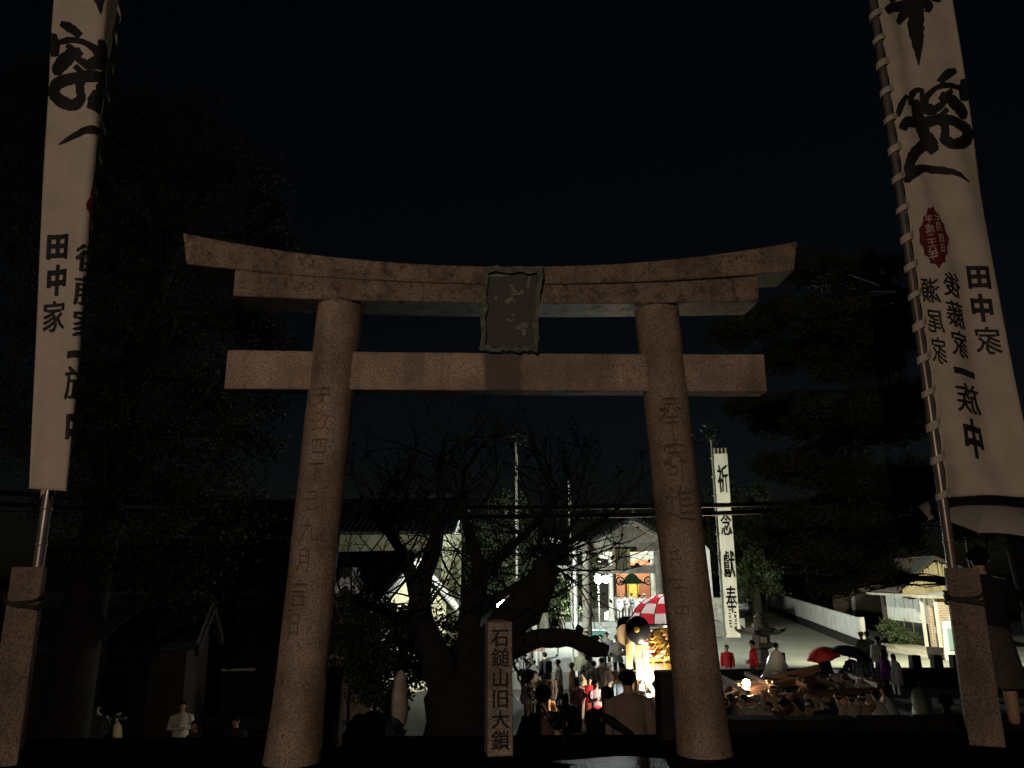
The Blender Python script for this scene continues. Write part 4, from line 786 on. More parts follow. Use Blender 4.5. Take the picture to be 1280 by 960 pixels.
# ---- house with brick porch and reed screens
BRK = MATS.get('brick')
if BRK is None:
    BRK = bpy.data.materials.new('brick'); BRK.use_nodes = True; MATS['brick'] = BRK; n_ = BRK.node_tree.nodes; l_ = BRK.node_tree.links; tc_ = n_.new('ShaderNodeTexCoord'); br = n_.new('ShaderNodeTexBrick'); mp_ = n_.new('ShaderNodeMapping')
    cx_ = n_.new('ShaderNodeSeparateXYZ'); ad_ = n_.new('ShaderNodeMath'); cb_ = n_.new('ShaderNodeCombineXYZ'); l_.new(tc_.outputs['Object'], cx_.inputs[0]); l_.new(cx_.outputs[0], ad_.inputs[0]); l_.new(cx_.outputs[1], ad_.inputs[1]); l_.new(ad_.outputs[0], cb_.inputs[0]); l_.new(cx_.outputs[2], cb_.inputs[1])
    l_.new(cb_.outputs[0], br.inputs['Vector']); br.inputs['Scale'].default_value = 1.0; br.inputs['Brick Width'].default_value = .23; br.inputs['Row Height'].default_value = .085; br.inputs['Mortar Size'].default_value = .014
    br.inputs['Color1'].default_value = (.36, .25, .15, 1); br.inputs['Color2'].default_value = (.26, .17, .10, 1); br.inputs['Mortar'].default_value = (.5, .47, .38, 1); l_.new(br.outputs['Color'], n_['Principled BSDF'].inputs['Base Color']); n_['Principled BSDF'].inputs['Roughness'].default_value = .85
HG = plaza_z(41); ho = thing('house', 'house with brick porch, white posts, dark-based window wing and reed-clad gable', 'house', (21.4, 40.6, HG))
WHT = mat('white_paint', (.62, .60, .50), rough=.6, var=.15); SLAB = mat('porch_concrete', (.40, .37, .28), rough=.85, var=.3, scale=3)
PH = 2.75
q = MB(); q.bbox(.1, 1.35, 0.02, .2, 0.05, PH); o = q.build('porch_front_wall', BRK, ho); q = MB(); q.bbox(.62, .80, -.03, .016, 1.35, 1.95); q.build('name_plate', WHT, o)
q = MB(); q.bbox(.3, .48, .21, .42, .05, PH); q.build('porch_side_wall', BRK, ho); q = MB(); q.bbox(.3, .48, 1.12, 1.5, .05, PH); q.build('porch_side_wall', BRK, ho)
q = MB(); q.bbox(.42, .50, .43, 1.11, .1, 2.3); dr = q.build('door', DWOOD, ho); q = MB(); q.bbox(.36, .418, .66, .80, 1.2, 1.75); q.build('notice', WHT, dr); q = MB(); q.bbox(.38, .418, .98, 1.03, 1.0, 1.3); q.build('handle', mat('steel', (.5, .5, .5)), dr)
q = MB(); q.bbox(.3, .5, .425, 1.115, 2.32, PH); q.build('door_head', BRK, ho)
for yy in (.06, 1.45): q = MB(); q.box((.06, yy, PH / 2), (.13, .13, PH)); q.build('porch_post', WHT, ho)
q = MB(); q.bbox(-.25, 1.6, -.3, 1.75, PH + .004, PH + .16); o = q.build('porch_roof', SLAB, ho)
for i in range(5): q = MB(); q.bbox(.2 + i * .3, .44 + i * .3, -.32 + i * .02, 1.6, PH + .17, PH + .23 + .03 * i); q.build('roof_board', BOARD, o)
q = MB(); q.bbox(.9, 1.1, 1.8, 7.2, 1.35, 2.75); wn = q.build('wing_wall', WHT, ho); q = MB(); q.bbox(.92, 1.08, 1.8, 7.2, 0, 1.346); q.build('wing_base', mat('dark_panel', (.03, .035, .04), rough=.5, var=.3), ho)
for i in range(5):
    y0 = 1.9 + i * 1.04; q = MB(); q.bbox(.86, .896, y0, y0 + .82, 1.5, 2.6); o = q.build('window', mat('window_pale', (.55, .58, .56), rough=.3, var=.15), ho); q = MB(); q.bbox(.84, .858, y0 + .38, y0 + .43, 1.5, 2.6); q.build('mullion', WHT, o)
    q = MB(); q.bbox(.89, .916, y0 + .3, y0 + .34, .1, 1.34); q.build('batten', BOARD, ho)
q = MB(); q.bbox(.75, .95, 7.22, 7.46, 0, 3.2); q.build('corner_post', DWOOD, ho)
q = MB(); q.bbox(-.1, 1.4, 1.76, 7.5, 2.78, 2.9); q.build('wing_eave', SLAB, ho)
ga = atY(1128, 738, 44.2); gp = atY(1168, 702, 44.2); gr_ = atY(1196, 742, 44.2); L0 = lambda p: (p[0] - 21.4, p[2] - HG)
q = MB(); q.prism([(.6, 2.6), (8, 2.6), (8, 3.2), L0(gp), L0(ga), (.6, L0(ga)[1] - .3)], 3.75, 3.95); q.build('gable_wall', DWOOD, ho)
rd_ = MB(); REED = mat('reed', (.54, .46, .26), rough=.8, var=.4, scale=9)
xa, za = L0(ga); xp, zp = L0(gp); x = xa
while x < 5.2:
    zt = za + (zp - za) * (x - xa) / (xp - xa) if x < xp else zp - (x - xp) * .42; zt += random.uniform(-.14, .14); rd_.tube([(x, 3.68 + random.uniform(-.03, .03), 2.65), (x + random.uniform(-.05, .05), 3.66, zt)], random.uniform(.018, .03), 5); x += random.uniform(.035, .055)
tag(rd_.build('reed_screen', REED, ho), kind='stuff')
GT = mat('green_tile', (.05, .06, .055), rough=.5, var=.3)
for (xa_, za_2, xb_, zb_2) in ((xa - .3, za - .12, xp, zp + .12), (xp, zp + .12, 8.2, zp + .12 - (8.2 - xp) * .42)):
    q = MB(); q.prism([(xa_, za_2), (xb_, zb_2), (xb_, zb_2 + .14), (xa_, za_2 + .14)], 3.5, 8.5); sl_ = q.build('roof_slope', DWOOD, ho)
    n_ = max(4, int(math.hypot(xb_ - xa_, zb_2 - za_2) / .4))
    for i in range(n_):
        for j in range(6 if xb_ > 6 else 3):
            f0, f1 = (i + .04) / n_, (i + .97) / n_; P = [(xa_ + (xb_ - xa_) * f, za_2 + (zb_2 - za_2) * f + .145) for f in (f0, f1)]
            q = MB(); q.prism([P[0], P[1], (P[1][0], P[1][1] + .07), (P[0][0], P[0][1] + .045)], 3.5 + j * .5, 3.5 + j * .5 + .47); q.build('roof_tile', GT, sl_)
wk = thing('walkway_slab', 'raised concrete walkway slab at the brick porch', 'slab', (21.1, 41.6, HG)); q = MB(); q.bbox(-.6, .9, -2.4, 3.6, 0, .22); o = q.build('slab', SLAB, wk); md = o.modifiers.new('b', 'BEVEL'); md.width = .02
q = MB(); q.bbox(-1.15, -.605, -2.4, 3.6, 0, .1); q.build('step', SLAB, wk)
c = atZ(1112, 803, HG + .2); tree('garden_shrub', 'bright green garden shrub by the window wing', (c[0], 45.2, HG), [(c[0], 45.2, HG), (c[0], 45.2, HG + .5)], [(np.array([c[0] + dx, 45.2 + dy, HG + .55 + dz]), (.5, .5, .5)) for dx, dy, dz in ((-.3, 0, .3), (.3, -.3, 0), (.0, .4, .5), (-.1, -.6, -.1), (.7, -.7, -.25))], 40, .18, .13, LV_B, .05, cat='shrub')
sg = thing('standing_sign', 'white standing sign board with a pale green panel near the brick porch', 'sign', (atY(1190, 820, 38.5)[0], 38.5, HG), R(8))
q = MB(); q.prism([(-.32, 0), (.32, 0), (.22, 1.75), (-.22, 1.75)], -.05, .05); q.build('board', mat('sign_white', (.7, .74, .7), var=.08), sg); q = MB(); q.bbox(-.13, .13, -.07, -.054, .45, 1.45); q.build('panel', mat('sign_green', (.30, .42, .38), var=.2), sg)
for (px, lab) in ((1171, 'dark square planter box on the walkway by the sign'),):
    t = thing('planter', lab, 'planter', (atY(px, 830, 38.8)[0], 38.8, HG)); q = MB(); q.box((0, 0, .28), (.5, .5, .55), taper=1.1); q.build('pot', DARKSTONE, t)
sh = thing('shed', 'dark open shed with pale posts behind the boundary wall', 'shed', (26.6, 57, plaza_z(57)))
q = MB(); q.bbox(-2.6, 3.0, 0, 3.5, 2.95, 3.1); q.build('roof', TILE, sh)
for x in (-2.3, -.2, .55, 2.6): q = MB(); q.box((x, .1, 1.47), (.17, .17, 2.94)); q.build('post', BOARD, sh)
q = MB(); q.bbox(-2.5, 2.9, 3.2, 3.35, 0, 2.9); q.build('rear_wall', DWOOD, sh)
# ---- banners standing in the yard
def thin_cloth(name, c):
    m = mat(name, c, rough=.8, var=.1); n = m.node_tree.nodes; l = m.node_tree.links; tr = n.new('ShaderNodeBsdfTranslucent'); tr.inputs[0].default_value = (*c, 1); mx = n.new('ShaderNodeMixShader'); mx.inputs[0].default_value = .5
    l.new(n['Principled BSDF'].outputs[0], mx.inputs[1]); l.new(tr.outputs[0], mx.inputs[2]); l.new(mx.outputs[0], n['Material Output'].inputs[0]); return m
YCL = thin_cloth('yard_banner_cloth', (.74, .66, .50))
def yard_banner(label, px, Y, ytop, yhem, Wd, ang_, marks, leafy=True, ybase=None):
    g = plaza_z(Y) if Y > 35.2 else STREET; X = atY(px, ytop, Y)[0]; t = thing('yard_banner', label, 'banner', (X, Y, g), ang_); zt, zh = atY(px, ytop, Y)[2] - g, atY(px, yhem, Y)[2] - g
    q = MB(); q.tube([(0, 0, 0), (0, 0, zt + .75)], [.06, .04], 8); q.build('pole', mat('pole_white', (.5, .5, .46), var=.2), t, smooth=True)
    q = MB(); n = 30; nu = 7
    q.add([(.07 + Wd * i / (nu - 1), .03 * math.sin(i * 1.1 + j * .35) * i / nu, zh + (zt - zh) * j / n) for j in range(n + 1) for i in range(nu)], [(j * nu + i, j * nu + i + 1, (j + 1) * nu + i + 1, (j + 1) * nu + i) for j in range(n) for i in range(nu - 1)]); o = q.build('cloth', YCL, t, smooth=True)
    k = int((zt - zh) / .95)
    for i in range(k + 1): q = MB(); q.tube([(.09, 0, zh + .2 + i * (zt - zh - .4) / k), (-.06, -.05, zh + .17 + i * (zt - zh - .4) / k), (-.07, .05, zh + .17 + i * (zt - zh - .4) / k), (.08, .01, zh + .15 + i * (zt - zh - .4) / k)], .035, 5); q.build('tie_loop', YCL, t)
    for i in range(4): q = MB(); q.box((.12 + i * Wd / 3.6, 0, zt + .12), (Wd * .12, .02, .30)); q.build('hanging_tab', YCL, t)
    if leafy:
        P = rng.normal(size=(160, 3)) * np.array([.26, .26, .24]) + np.array([0, 0, zt + 1.0]); o2 = bpy.data.objects.new('leafy_top', leaves(P, .16, LV_D, 'leafy_top')); COL.objects.link(o2); o2.parent = t; o2['kind'] = 'stuff'
    if marks:
        for i, c in enumerate('祈念獻奉'):
            f_ = (0.145, .40, .615, .80)[i]; q = MB(); vs, fs = heavy(c); sz = (1.45, 1.15, 1.35, 1.3)[i]
            for sd in (-.05, .05): q.add([(.09 + Wd * .5 + x * Wd * .8, sd, zt - (zt - zh) * f_ + y * sz) for x, y in vs], fs)
            q.build('character', INK, t)
        for cx_, z0, z1, n_ in ((.34, .84, .945, 7), (.72, .87, .965, 9)):
            q = MB()
            for i in range(n_):
                zc_ = zt - (zt - zh) * (z0 + (z1 - z0) * i / (n_ - 1))
                for k_ in range(3): vs, fs = brush([(cx_ * Wd + .05 + random.uniform(-.05, .0), zc_ + random.uniform(-.05, .05), .03), (cx_ * Wd + .10 + random.uniform(0, .05), zc_ + random.uniform(-.05, .05), .035)], 2); q.add([(x, -.055, z) for x, z in vs], fs)
            tag(q.build('small_writing', INK, t), kind='stuff')
    return t
yard_banner('tall cream yard banner with four black characters and a leafy pole top', 890, 37.6, 567, 797, .66, R(-4), True)
yard_banner('edge-on white banner on a leafy pole among the cherry twigs', 645, 37.0, 572, 730, .6, R(83), False)
yard_banner('edge-on white banner whose pole stands beside the pale shrine torii pillar', 711.5, 35.6, 622, 800, .5, R(80), False, leafy=False)
q = MB(); q.lathe([(.10, 0), (.10, 6.1)], 12); t = thing('white_pole', 'plain white pole standing beside the left pillar of the shrine torii', 'pole', (atY(722, 830, 34.9)[0], 34.9, STREET)); q.build('shaft', mat('pole_bright', (.66, .68, .66), var=.1), t, smooth=True); q = MB(); q.lathe([(.42, 0), (.42, .34), (.3, .42)], 16); q.build('footing', PALE, t)
for (px, py0, py1, Y, w_, lab) in ((680, 748, 782, 46, .85, 'pale stone lantern post below the bright leafy tree'), (668, 760, 790, 50, .5, 'slim grey stone post in the shrine yard behind the cherry limb')):
    g = plaza_z(Y); p = atY(px, py1, Y); t = thing('yard_stone', lab, 'stone post', (p[0], Y, g)); h_ = atY(px, py0, Y)[2] - g; q = MB(); q.box((0, 0, h_ * .45), (w_ * .6, w_ * .6, h_ * .9), taper=.9); q.build('shaft', PALE, t); q = MB(); q.box((0, 0, h_ * .95), (w_, w_, h_ * .1), taper=.6); q.build('cap', PALE, t)
q = MB()
# ---- overhead cables
CBL = mat('cable_black', (.01, .01, .01), rough=.4, var=0, spec=.6)
for (ya, yb, yc, r_, Y, lab) in ((633, 634, 625, .06, 20, 'upper of the two thick black cables crossing below the tie beam'), (646.5, 645, 632, .06, 20, 'lower of the two thick black cables crossing below the tie beam'), (650, 644, 634, .013, 21, 'thin wire sagging just under the thick cables')):
    A, Bm, Cc = atY(240, ya - 6, Y), atY(740, yb, Y), atY(1240, yc - 6, Y); P = []
    for tt in np.linspace(-.25, 1.25, 31): l0 = 2 * (tt - .5) * (tt - 1); l1 = -4 * tt * (tt - 1); l2 = 2 * tt * (tt - .5); P.append(A * l0 + Bm * l1 + Cc * l2)
    q = MB(); q.tube(P, r_, 8); tag(q.build('cable', CBL, smooth=True), lab, 'cable')
# ================================================================== buildings on the other side
OLIVE = mat('olive_render', (.34, .34, .22), rough=.85, var=.2, scale=2)
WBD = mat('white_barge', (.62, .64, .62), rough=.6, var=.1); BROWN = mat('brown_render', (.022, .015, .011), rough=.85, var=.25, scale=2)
def gabled(name, label, c, L, Wd, h, rise, rz, wall, ov=.5, group=None, tiles=True, windows=0, barge=None):
    """ridge along local x; gable ends on +-x"""
    t = thing(name, label, 'building', c, rz, group); q = MB(); q.bbox(-L / 2, L / 2, -Wd / 2, Wd / 2, 0, h)
    wl_ = q.build('wall', wall, t)
    for s_ in (-1, 1): q = MB(); q.prism([(-Wd / 2, h + .002), (Wd / 2, h + .002), (0, h + rise)], s_ * L / 2 - (.2 if s_ > 0 else 0), s_ * L / 2 + (0 if s_ > 0 else .2), axis='x'); q.build('gable', wall, t)
    for s_ in (-1, 1):
        q = MB(); e = (s_ * (Wd / 2 + ov), h - rise * ov / (Wd / 2)); r_ = (0, h + rise); q.add([(x, p[0], p[1] + dz) for x in (-L / 2 - ov, L / 2 + ov) for p in (e, r_) for dz in (.04, .2)], [(0, 1, 3, 2), (4, 6, 7, 5), (0, 4, 5, 1), (2, 3, 7, 6), (0, 2, 6, 4), (1, 5, 7, 3)]); ro = q.build('roof_slope', TILE, t)
        if tiles and s_ < 0:
            q = MB(); x = -L / 2 - ov + .15
            while x < L / 2 + ov: q.tube([(x, e[0], e[1] + .2), (x, r_[0], r_[1] + .2)], .07, 5, cap=True); x += .32
            tag(q.build('roof_tiles', TILE, ro), kind='stuff')
        for g in (-1, 1): q = MB(); q.bar((g * (L / 2 + ov - .02), e[0], e[1] - .02), (g * (L / 2 + ov - .02), 0, r_[1] - .02), .12, .26); q.build('barge_board', barge or WBD, t)
    q = MB(); q.box((0, 0, h + rise + .26), (L + 2 * ov + .2, .36, .3), taper=.9); q.build('ridge', TILE, t)
    for i in range(windows): q = MB(); x = -L / 2 + L * (i + .5) / windows; q.bbox(x - .55, x + .55, -Wd / 2 - .04, -Wd / 2 + .02, h * .35, h * .72); wq = q.build('window', GLS, t); q = MB(); q.bbox(x - .6, x + .6, -Wd / 2 - .1, -Wd / 2 - .045, h * .33, h * .35); q.build('sill', WBD, wq)
    return t
def bpos(px, Y, z=STREET): return (atY(px, 760, Y)[0], Y, z)
b1z = atY(430, 662, 44)[2] - STREET; b1r = atY(430, 625, 47)[2] - STREET - b1z
gabled('long_building', 'long two-storey building with dark tiled roof and olive walls behind the cherry tree', bpos(425, 48), 13.5, 8, b1z, b1r, R(-4), OLIVE, .8, windows=5)
b2z = atY(480, 757, 34)[2] - STREET; b2r = atY(492, 700, 34)[2] - STREET - b2z
gabled('gabled_house', 'lower tiled house with a lit pale gable end facing the shrine yard', bpos(440, 35.5), 6.5, 5.2, b2z, b2r, R(-32), mat('cream_render', (.52, .50, .33), var=.2, scale=2), .45, windows=2)
b3z = atY(436, 762, 28)[2] - STREET; b3r = atY(436, 724, 28)[2] - STREET - b3z
gabled('gabled_porch', 'small porch gable with bright white barge boards near the date-carved pillar', bpos(436, 29), 2.2, 2.1, b3z, b3r, R(-86), mat('brown_board', (.12, .09, .06), var=.3, scale=3), .25, tiles=False)
b4z = atY(235, 735, 30)[2] - STREET
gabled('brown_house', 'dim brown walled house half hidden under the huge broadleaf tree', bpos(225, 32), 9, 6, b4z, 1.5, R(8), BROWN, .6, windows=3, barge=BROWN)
b5z = atY(180, 800, 24)[2] - STREET
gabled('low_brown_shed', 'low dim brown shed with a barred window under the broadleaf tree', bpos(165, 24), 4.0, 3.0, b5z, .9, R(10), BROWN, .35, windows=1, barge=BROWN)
# odds and ends on the near bank
fb_ = thing('board_frame', 'weathered board standing between two pale posts on the dark bank', 'notice board', (atY(451, 905, 12.6)[0], 12.6, -2.3), R(8))
for x in (-.19, .19): q = MB(); q.box((x, 0, .72), (.05, .06, 1.46)); q.build('post', BOARD, fb_)
for i in range(4): q = MB(); q.box((-.12 + i * .08, .01, .70), (.075, .025, 1.1)); q.build('board', DWOOD, fb_)
q = MB(); q.box((0, 0, 1.40), (.5, .09, .05)); q.build('top_rail', BOARD, fb_)
rk = MB(); rk.ell((0, 0, .32), (.16, .13, .38), 14, 10); rk.v = [(x * (1 - .35 * max(0, z) + .12 * math.sin(9 * z + 4 * x)) + .10 * z, y * (1 + .15 * math.sin(7 * x + 5 * z)), z) for x, y, z in rk.v]
p = atY(492, 912, 10.0); t = thing('rough_stone', 'pale rough upright stone in the dark below the cherry tree', 'stone', (p[0], p[1], p[2] - .02)); rk.build('boulder', mat('pale_rock', (.50, .44, .36), var=.5, scale=8, bump=.8, bscale=14), t, smooth=True)
tp = MB(); n = 13
V = [(-.36 + .72 * i / (n - 1), -.25 + .5 * j / (n - 1), .26 * max(0, 1 - (abs(i - 6) / 6) ** 3) * max(0, 1 - (abs(j - 6) / 6) ** 3) * (1 - .35 * i / n) + .04 * math.sin(i * 1.3 + j * .9) * (0 if i in (0, n - 1) or j in (0, n - 1) else 1)) for j in range(n) for i in range(n)]
tp.add(V, [(j * n + i, j * n + i + 1, (j + 1) * n + i + 1, (j + 1) * n + i) for j in range(n - 1) for i in range(n - 1)]); p = atY(468, 918, 9.7)
tag(tp.build('tarpaulin', mat('dark_tarp', (.03, .035, .045), rough=.25, var=.3), smooth=True, loc=p), 'rumpled dark glossy tarpaulin beside the pale rough stone', 'tarpaulin')
# warm street lamp on the approach behind the photographer
fl_ = thing('street_lamp', 'warm hooded street lamp beside the approach road facing the gate', 'street lamp', (-2.6, -9.0, 0))
q = MB(); q.tube([(0, 0, 0), (0, 0, 4.2), (.15, .35, 4.75), (.2, .95, 4.85)], [.09, .075, .05, .045], 10); q.build('pole', mat('steel', (.5, .5, .5)), fl_, smooth=True)
q = MB(); q.lathe([(.28, 0), (.25, .12), (.07, .2)], 16, (.2, 1.05, 4.72)); q.build('hood', mat('steel', (.5, .5, .5)), fl_, smooth=True); q = MB(); q.ell((.2, 1.05, 4.66), (.15, .15, .11)); q.build('bulb', mat('lamp_amber', (1, .72, .45), emit=14, var=0), fl_, smooth=True)
lamp('lamp_light', fl_, (.2, 1.12, 4.5), LP['front'], (1.0, .77, .60), .14, spot=(R(95), .8, (.12, 1.0, -.10)))
# ================================================================== festival floats
DRED = thin_cloth('dome_red', (.62, .04, .06)); DWHT = thin_cloth('dome_white', (.82, .78, .76))
REDC = mat('red_cloth', (.52, .03, .04), rough=.7, var=.15); WHC = mat('white_cloth', (.78, .76, .74), rough=.75, var=.08); TANW = mat('tan_wood', (.50, .33, .17), rough=.55, var=.3, scale=5)
FY = 26.0; fc = atY(834, 800, FY); fz = lambda y: atY(834, y, FY)[2] - STREET; kx = FY / FPX * 1.05
ft = thing('drum_float', 'festival drum float with red and white chequered dome, gold embroidery and black lacquer discs', 'festival float', (fc[0], FY, STREET))
zr, za_ = fz(779), fz(744); Rd = 1.12; NG, NR = 12, 4
for g in range(NG):                                            # dome: every cloth panel its own piece
    for r_ in range(NR):
        V = []
        for jj in range(4):
            for ii in range(4):
                a = 2 * math.pi * (g + ii / 3) / NG; t_ = (r_ + jj / 3) / NR * math.pi / 2; bulge = 1 + .035 * math.sin(math.pi * ii / 3)
                V.append((Rd * math.cos(t_) * math.cos(a) * bulge, Rd * math.cos(t_) * math.sin(a) * bulge, zr + (za_ - zr) * math.sin(t_) * bulge))
        q = MB(); q.add(V, [(j * 4 + i, j * 4 + i + 1, (j + 1) * 4 + i + 1, (j + 1) * 4 + i) for j in range(3) for i in range(3)]); q.build('dome_panel', DRED if (g + r_) % 2 else DWHT, ft, smooth=True)
    a = 2 * math.pi * g / NG; q = MB(); q.tube([(Rd * 1.01 * math.cos(t_) * math.cos(a), Rd * 1.01 * math.cos(t_) * math.sin(a), zr + (za_ - zr) * 1.01 * math.sin(t_)) for t_ in np.linspace(0, math.pi / 2 * .97, 7)], .016, 5); q.build('dome_rib', LACQ, ft)
q = MB(); q.ell((0, 0, zr + .25), (.1, .1, .1)); q.build('added_dome_bulb', mat('lamp_flood', (1, .93, .8), emit=40, var=0), ft); lamp('added_dome_light', ft, (0, 0, zr + .25), LP['dome'], (1, .93, .86), .12)  # unseen bulb added inside so the dome cloth glows
q = MB(); q.lathe([(1.18, zr - .06), (1.22, zr), (1.14, zr + .04)], 24); q.build('dome_rim', LACQ, ft, smooth=True)
for s_ in (-1, 1):
    for u_ in (-1, 1): q = MB(); q.box((s_ * .82, u_ * .82, fz(850) / 2 + .6), (.16, .16, zr - .1 - .3)); q.build('corner_post', TANW, ft)
z1, z0 = fz(783), fz(818)
q = MB(); q.bbox(-.92, .92, -.98, -.92, z0, z1); cur = q.build('red_hanging', REDC, ft)
for i in range(7): q = MB(); zz_ = z0 + (z1 - z0) * (i + .3) / 7; q.bbox(-.94, .94, -1.0, -.984, zz_, zz_ + .05); q.build('fringe_band', mat('white_cord', (.7, .62, .5), var=.1), cur)
em = MB()
for i in range(44):
    a = rng.uniform(0, 2 * math.pi); rr = rng.uniform(0, 1) ** .5; x, z = -.30 + .42 * rr * math.cos(a), (z0 + z1) / 2 + .0 + .48 * rr * math.sin(a); em.tube([(x + .1 * math.cos(a + k), -1.04 - .05 * math.sin(k), z + .1 * math.sin(a + k * 1.3)) for k in np.linspace(0, 3, 6)], .036, 5)
tag(em.build('gold_embroidery', GOLD, cur, smooth=True), kind='stuff')
q = MB(); q.bbox(-1.0, 1.0, -1.0, -.9, fz(842), z0 - .02); lc = q.build('gilded_panel', GOLD, ft)
for i in range(6): q = MB(); q.box((-.8 + i * .32, -1.03, (fz(842) + z0) / 2), (.26, .06, .26)); q.build('carved_block', mat('carved_dark', (.10, .05, .03), var=.3, rough=.4) if i % 2 else GOLD, lc)
q = MB(); q.bbox(-1.0, 1.0, -.88, 1.0, fz(846), fz(842)); q.build('deck', TANW, ft)
for s_ in (-1, 1): q = MB(); q.bar((s_ * .62, -2.6, fz(868)), (s_ * .62, 2.6, fz(868)), .2, .2); q.build('carrying_beam', TANW, ft)
for (px, py, rp, dy, face) in ((797, 787, 14.5, -1.5, 0), (783, 784, 12, -.7, 1)):
    p = atY(px, py, FY + dy) - np.array([fc[0], FY, STREET]); q = MB(); r_ = rp * kx * .95; q.lathe([(.02, -.16), (r_ * .72, -.15), (r_, -.05), (r_, .06), (r_ * .6, .16), (.02, .2)], 22)
    q.v = [(p[0] + x * .96 + (.25 * z if face else 0), p[1] - z, p[2] + y * 1.02) for x, y, z in q.v]; dd = q.build('lacquer_disc', LACQ, ft, smooth=True)
    q = MB()
    if not face: q.ell((p[0] - .06, p[1] - .20, p[2] + .03), (.09, .03, .10)); q.build('gold_crest', GOLD, dd)
    else: q.lathe([(.02, 0), (r_ * .78, .02), (r_ * .78, .08)], 20); q.v = [(p[0] + x - .1, p[1] - .17 - z, p[2] - .20 + y * 1.2) for x, y, z in q.v]; q.build('drum_head', TANW, dd, smooth=True)
    q = MB(); q.bar((p[0], p[1] + .1, p[2]), (-.7, -.8, p[2] - .1), .07, .07); q.build('disc_arm', LACQ, ft)
for (px, ya, yb, w_, m_, dy) in ((785.5, 797, 836, .19, mat('gilt_wood', (.62, .44, .16), rough=.4, var=.2), -.8), (797.5, 806, 849, .19, TANW, -1.55), (806.5, 805, 849, .17, TANW, -1.45)):
    p, p2 = atY(px, ya, FY + dy), atY(px, yb, FY + dy); q = MB(); q.box((p[0] - fc[0], dy, (p[2] + p2[2]) / 2 - STREET), (w_, .06, p[2] - p2[2])); q.build('hanging_plank', m_, ft)
q = MB(); q.box((0, 0, fz(846) / 2), (.5, .5, fz(846) - .05)); q.build('undercarriage', DWOOD, ft)
# floodlight on the street beside the float (hidden behind the stone post and pillar)
FLX, FLY = atY(836, 872, 24.0)[0], 24.0; flz = atY(836, 872, 24.0)[2] - STREET
fd = thing('floodlight', 'bright floodlight on a tripod at the foot of the drum float', 'lamp', (FLX, FLY, STREET))
for a in (0.3, 2.4, 4.5): q = MB(); q.tube([(0, 0, flz - .3), (.4 * math.cos(a), .4 * math.sin(a), 0)], .02, 6); q.build('leg', mat('steel', (.5, .5, .5)), fd)
q = MB(); q.tube([(0, 0, flz - .32), (0, 0, flz - .1)], .025, 8); q.build('stem', mat('steel', (.5, .5, .5)), fd); q = MB(); q.ell((0, 0, flz), (.13, .13, .13)); q.build('bulb', mat('lamp_flood', (1, .93, .8), emit=40, var=0), fd, smooth=True)
lamp('flood_light', fd, (0, 0, flz), LP['flood'], (1.0, .90, .74), .16, spot=(R(165), .6, (-.85, .30, .22)))
# carried frame of long timber beams with a lamp
BY = 25.0; RB = mat('red_brown_timber', (.13, .065, .04), rough=.5, var=.4, scale=3, bump=.2)
cf = thing('carrying_frame', 'long dark timber carrying frame on the shoulders of a crowd with a glaring lamp', 'festival float', (atY(960, 862, BY)[0], BY, STREET)); o0 = np.array([atY(960, 862, BY)[0], BY, STREET])
for (a, c, dy0, dy1, th) in (((896, 874), (1018, 846), -.6, -.2, .20), ((896, 866), (1024, 835), .5, .9, .20), ((930, 858), (1112, 846), 1.0, 1.3, .16), ((905, 876), (1100, 862), -1.0, -.9, .17), ((900, 858), (985, 850), 1.6, 1.6, .22)):
    q = MB(); q.bar(atY(*a, BY + dy0) - o0, atY(*c, BY + dy1) - o0, th, th); q.build('beam', RB, cf)
for px, py in ((920, 862), (955, 858), (992, 856), (1030, 856), (1075, 854)): p = atY(px, py, BY) - o0; q = MB(); q.bar((p[0], -1.3, p[2] + .1), (p[0], 1.8, p[2] + .16), .13, .13); cb = q.build('cross_beam', RB, cf); q = MB(); q.tube([(p[0] - .1, -.6, p[2] - .15), (p[0] + .1, -.65, p[2] + .25), (p[0] - .08, -.5, p[2] + .25), (p[0] + .1, -.55, p[2] - .12)], .03, 6); q.build('lashing', mat('pale_rope', (.5, .42, .3), var=.2), cb)
q = MB(); p = atY(905, 866, BY + .6) - o0; q.box((p[0] + .45, .9, p[2] - .1), (1.5, 1.3, .5)); q.build('timber_body', RB, cf)
p = atY(933, 854, BY - .7) - o0; q = MB(); q.ell((0, 0, 0), (.115, .115, .115), 14, 8); q.build('lamp_bulb', mat('lamp_torch', (1, .78, .45), emit=60, var=0), cf, smooth=True, loc=p); q = MB(); q.tube([p - np.array([0, 0, .12]), p - np.array([0, -.3, .6])], .03, 6); q.build('lamp_bracket', LACQ, cf)
lamp('torch_light', cf, p, LP['torch'], (1.0, .72, .42), .13)

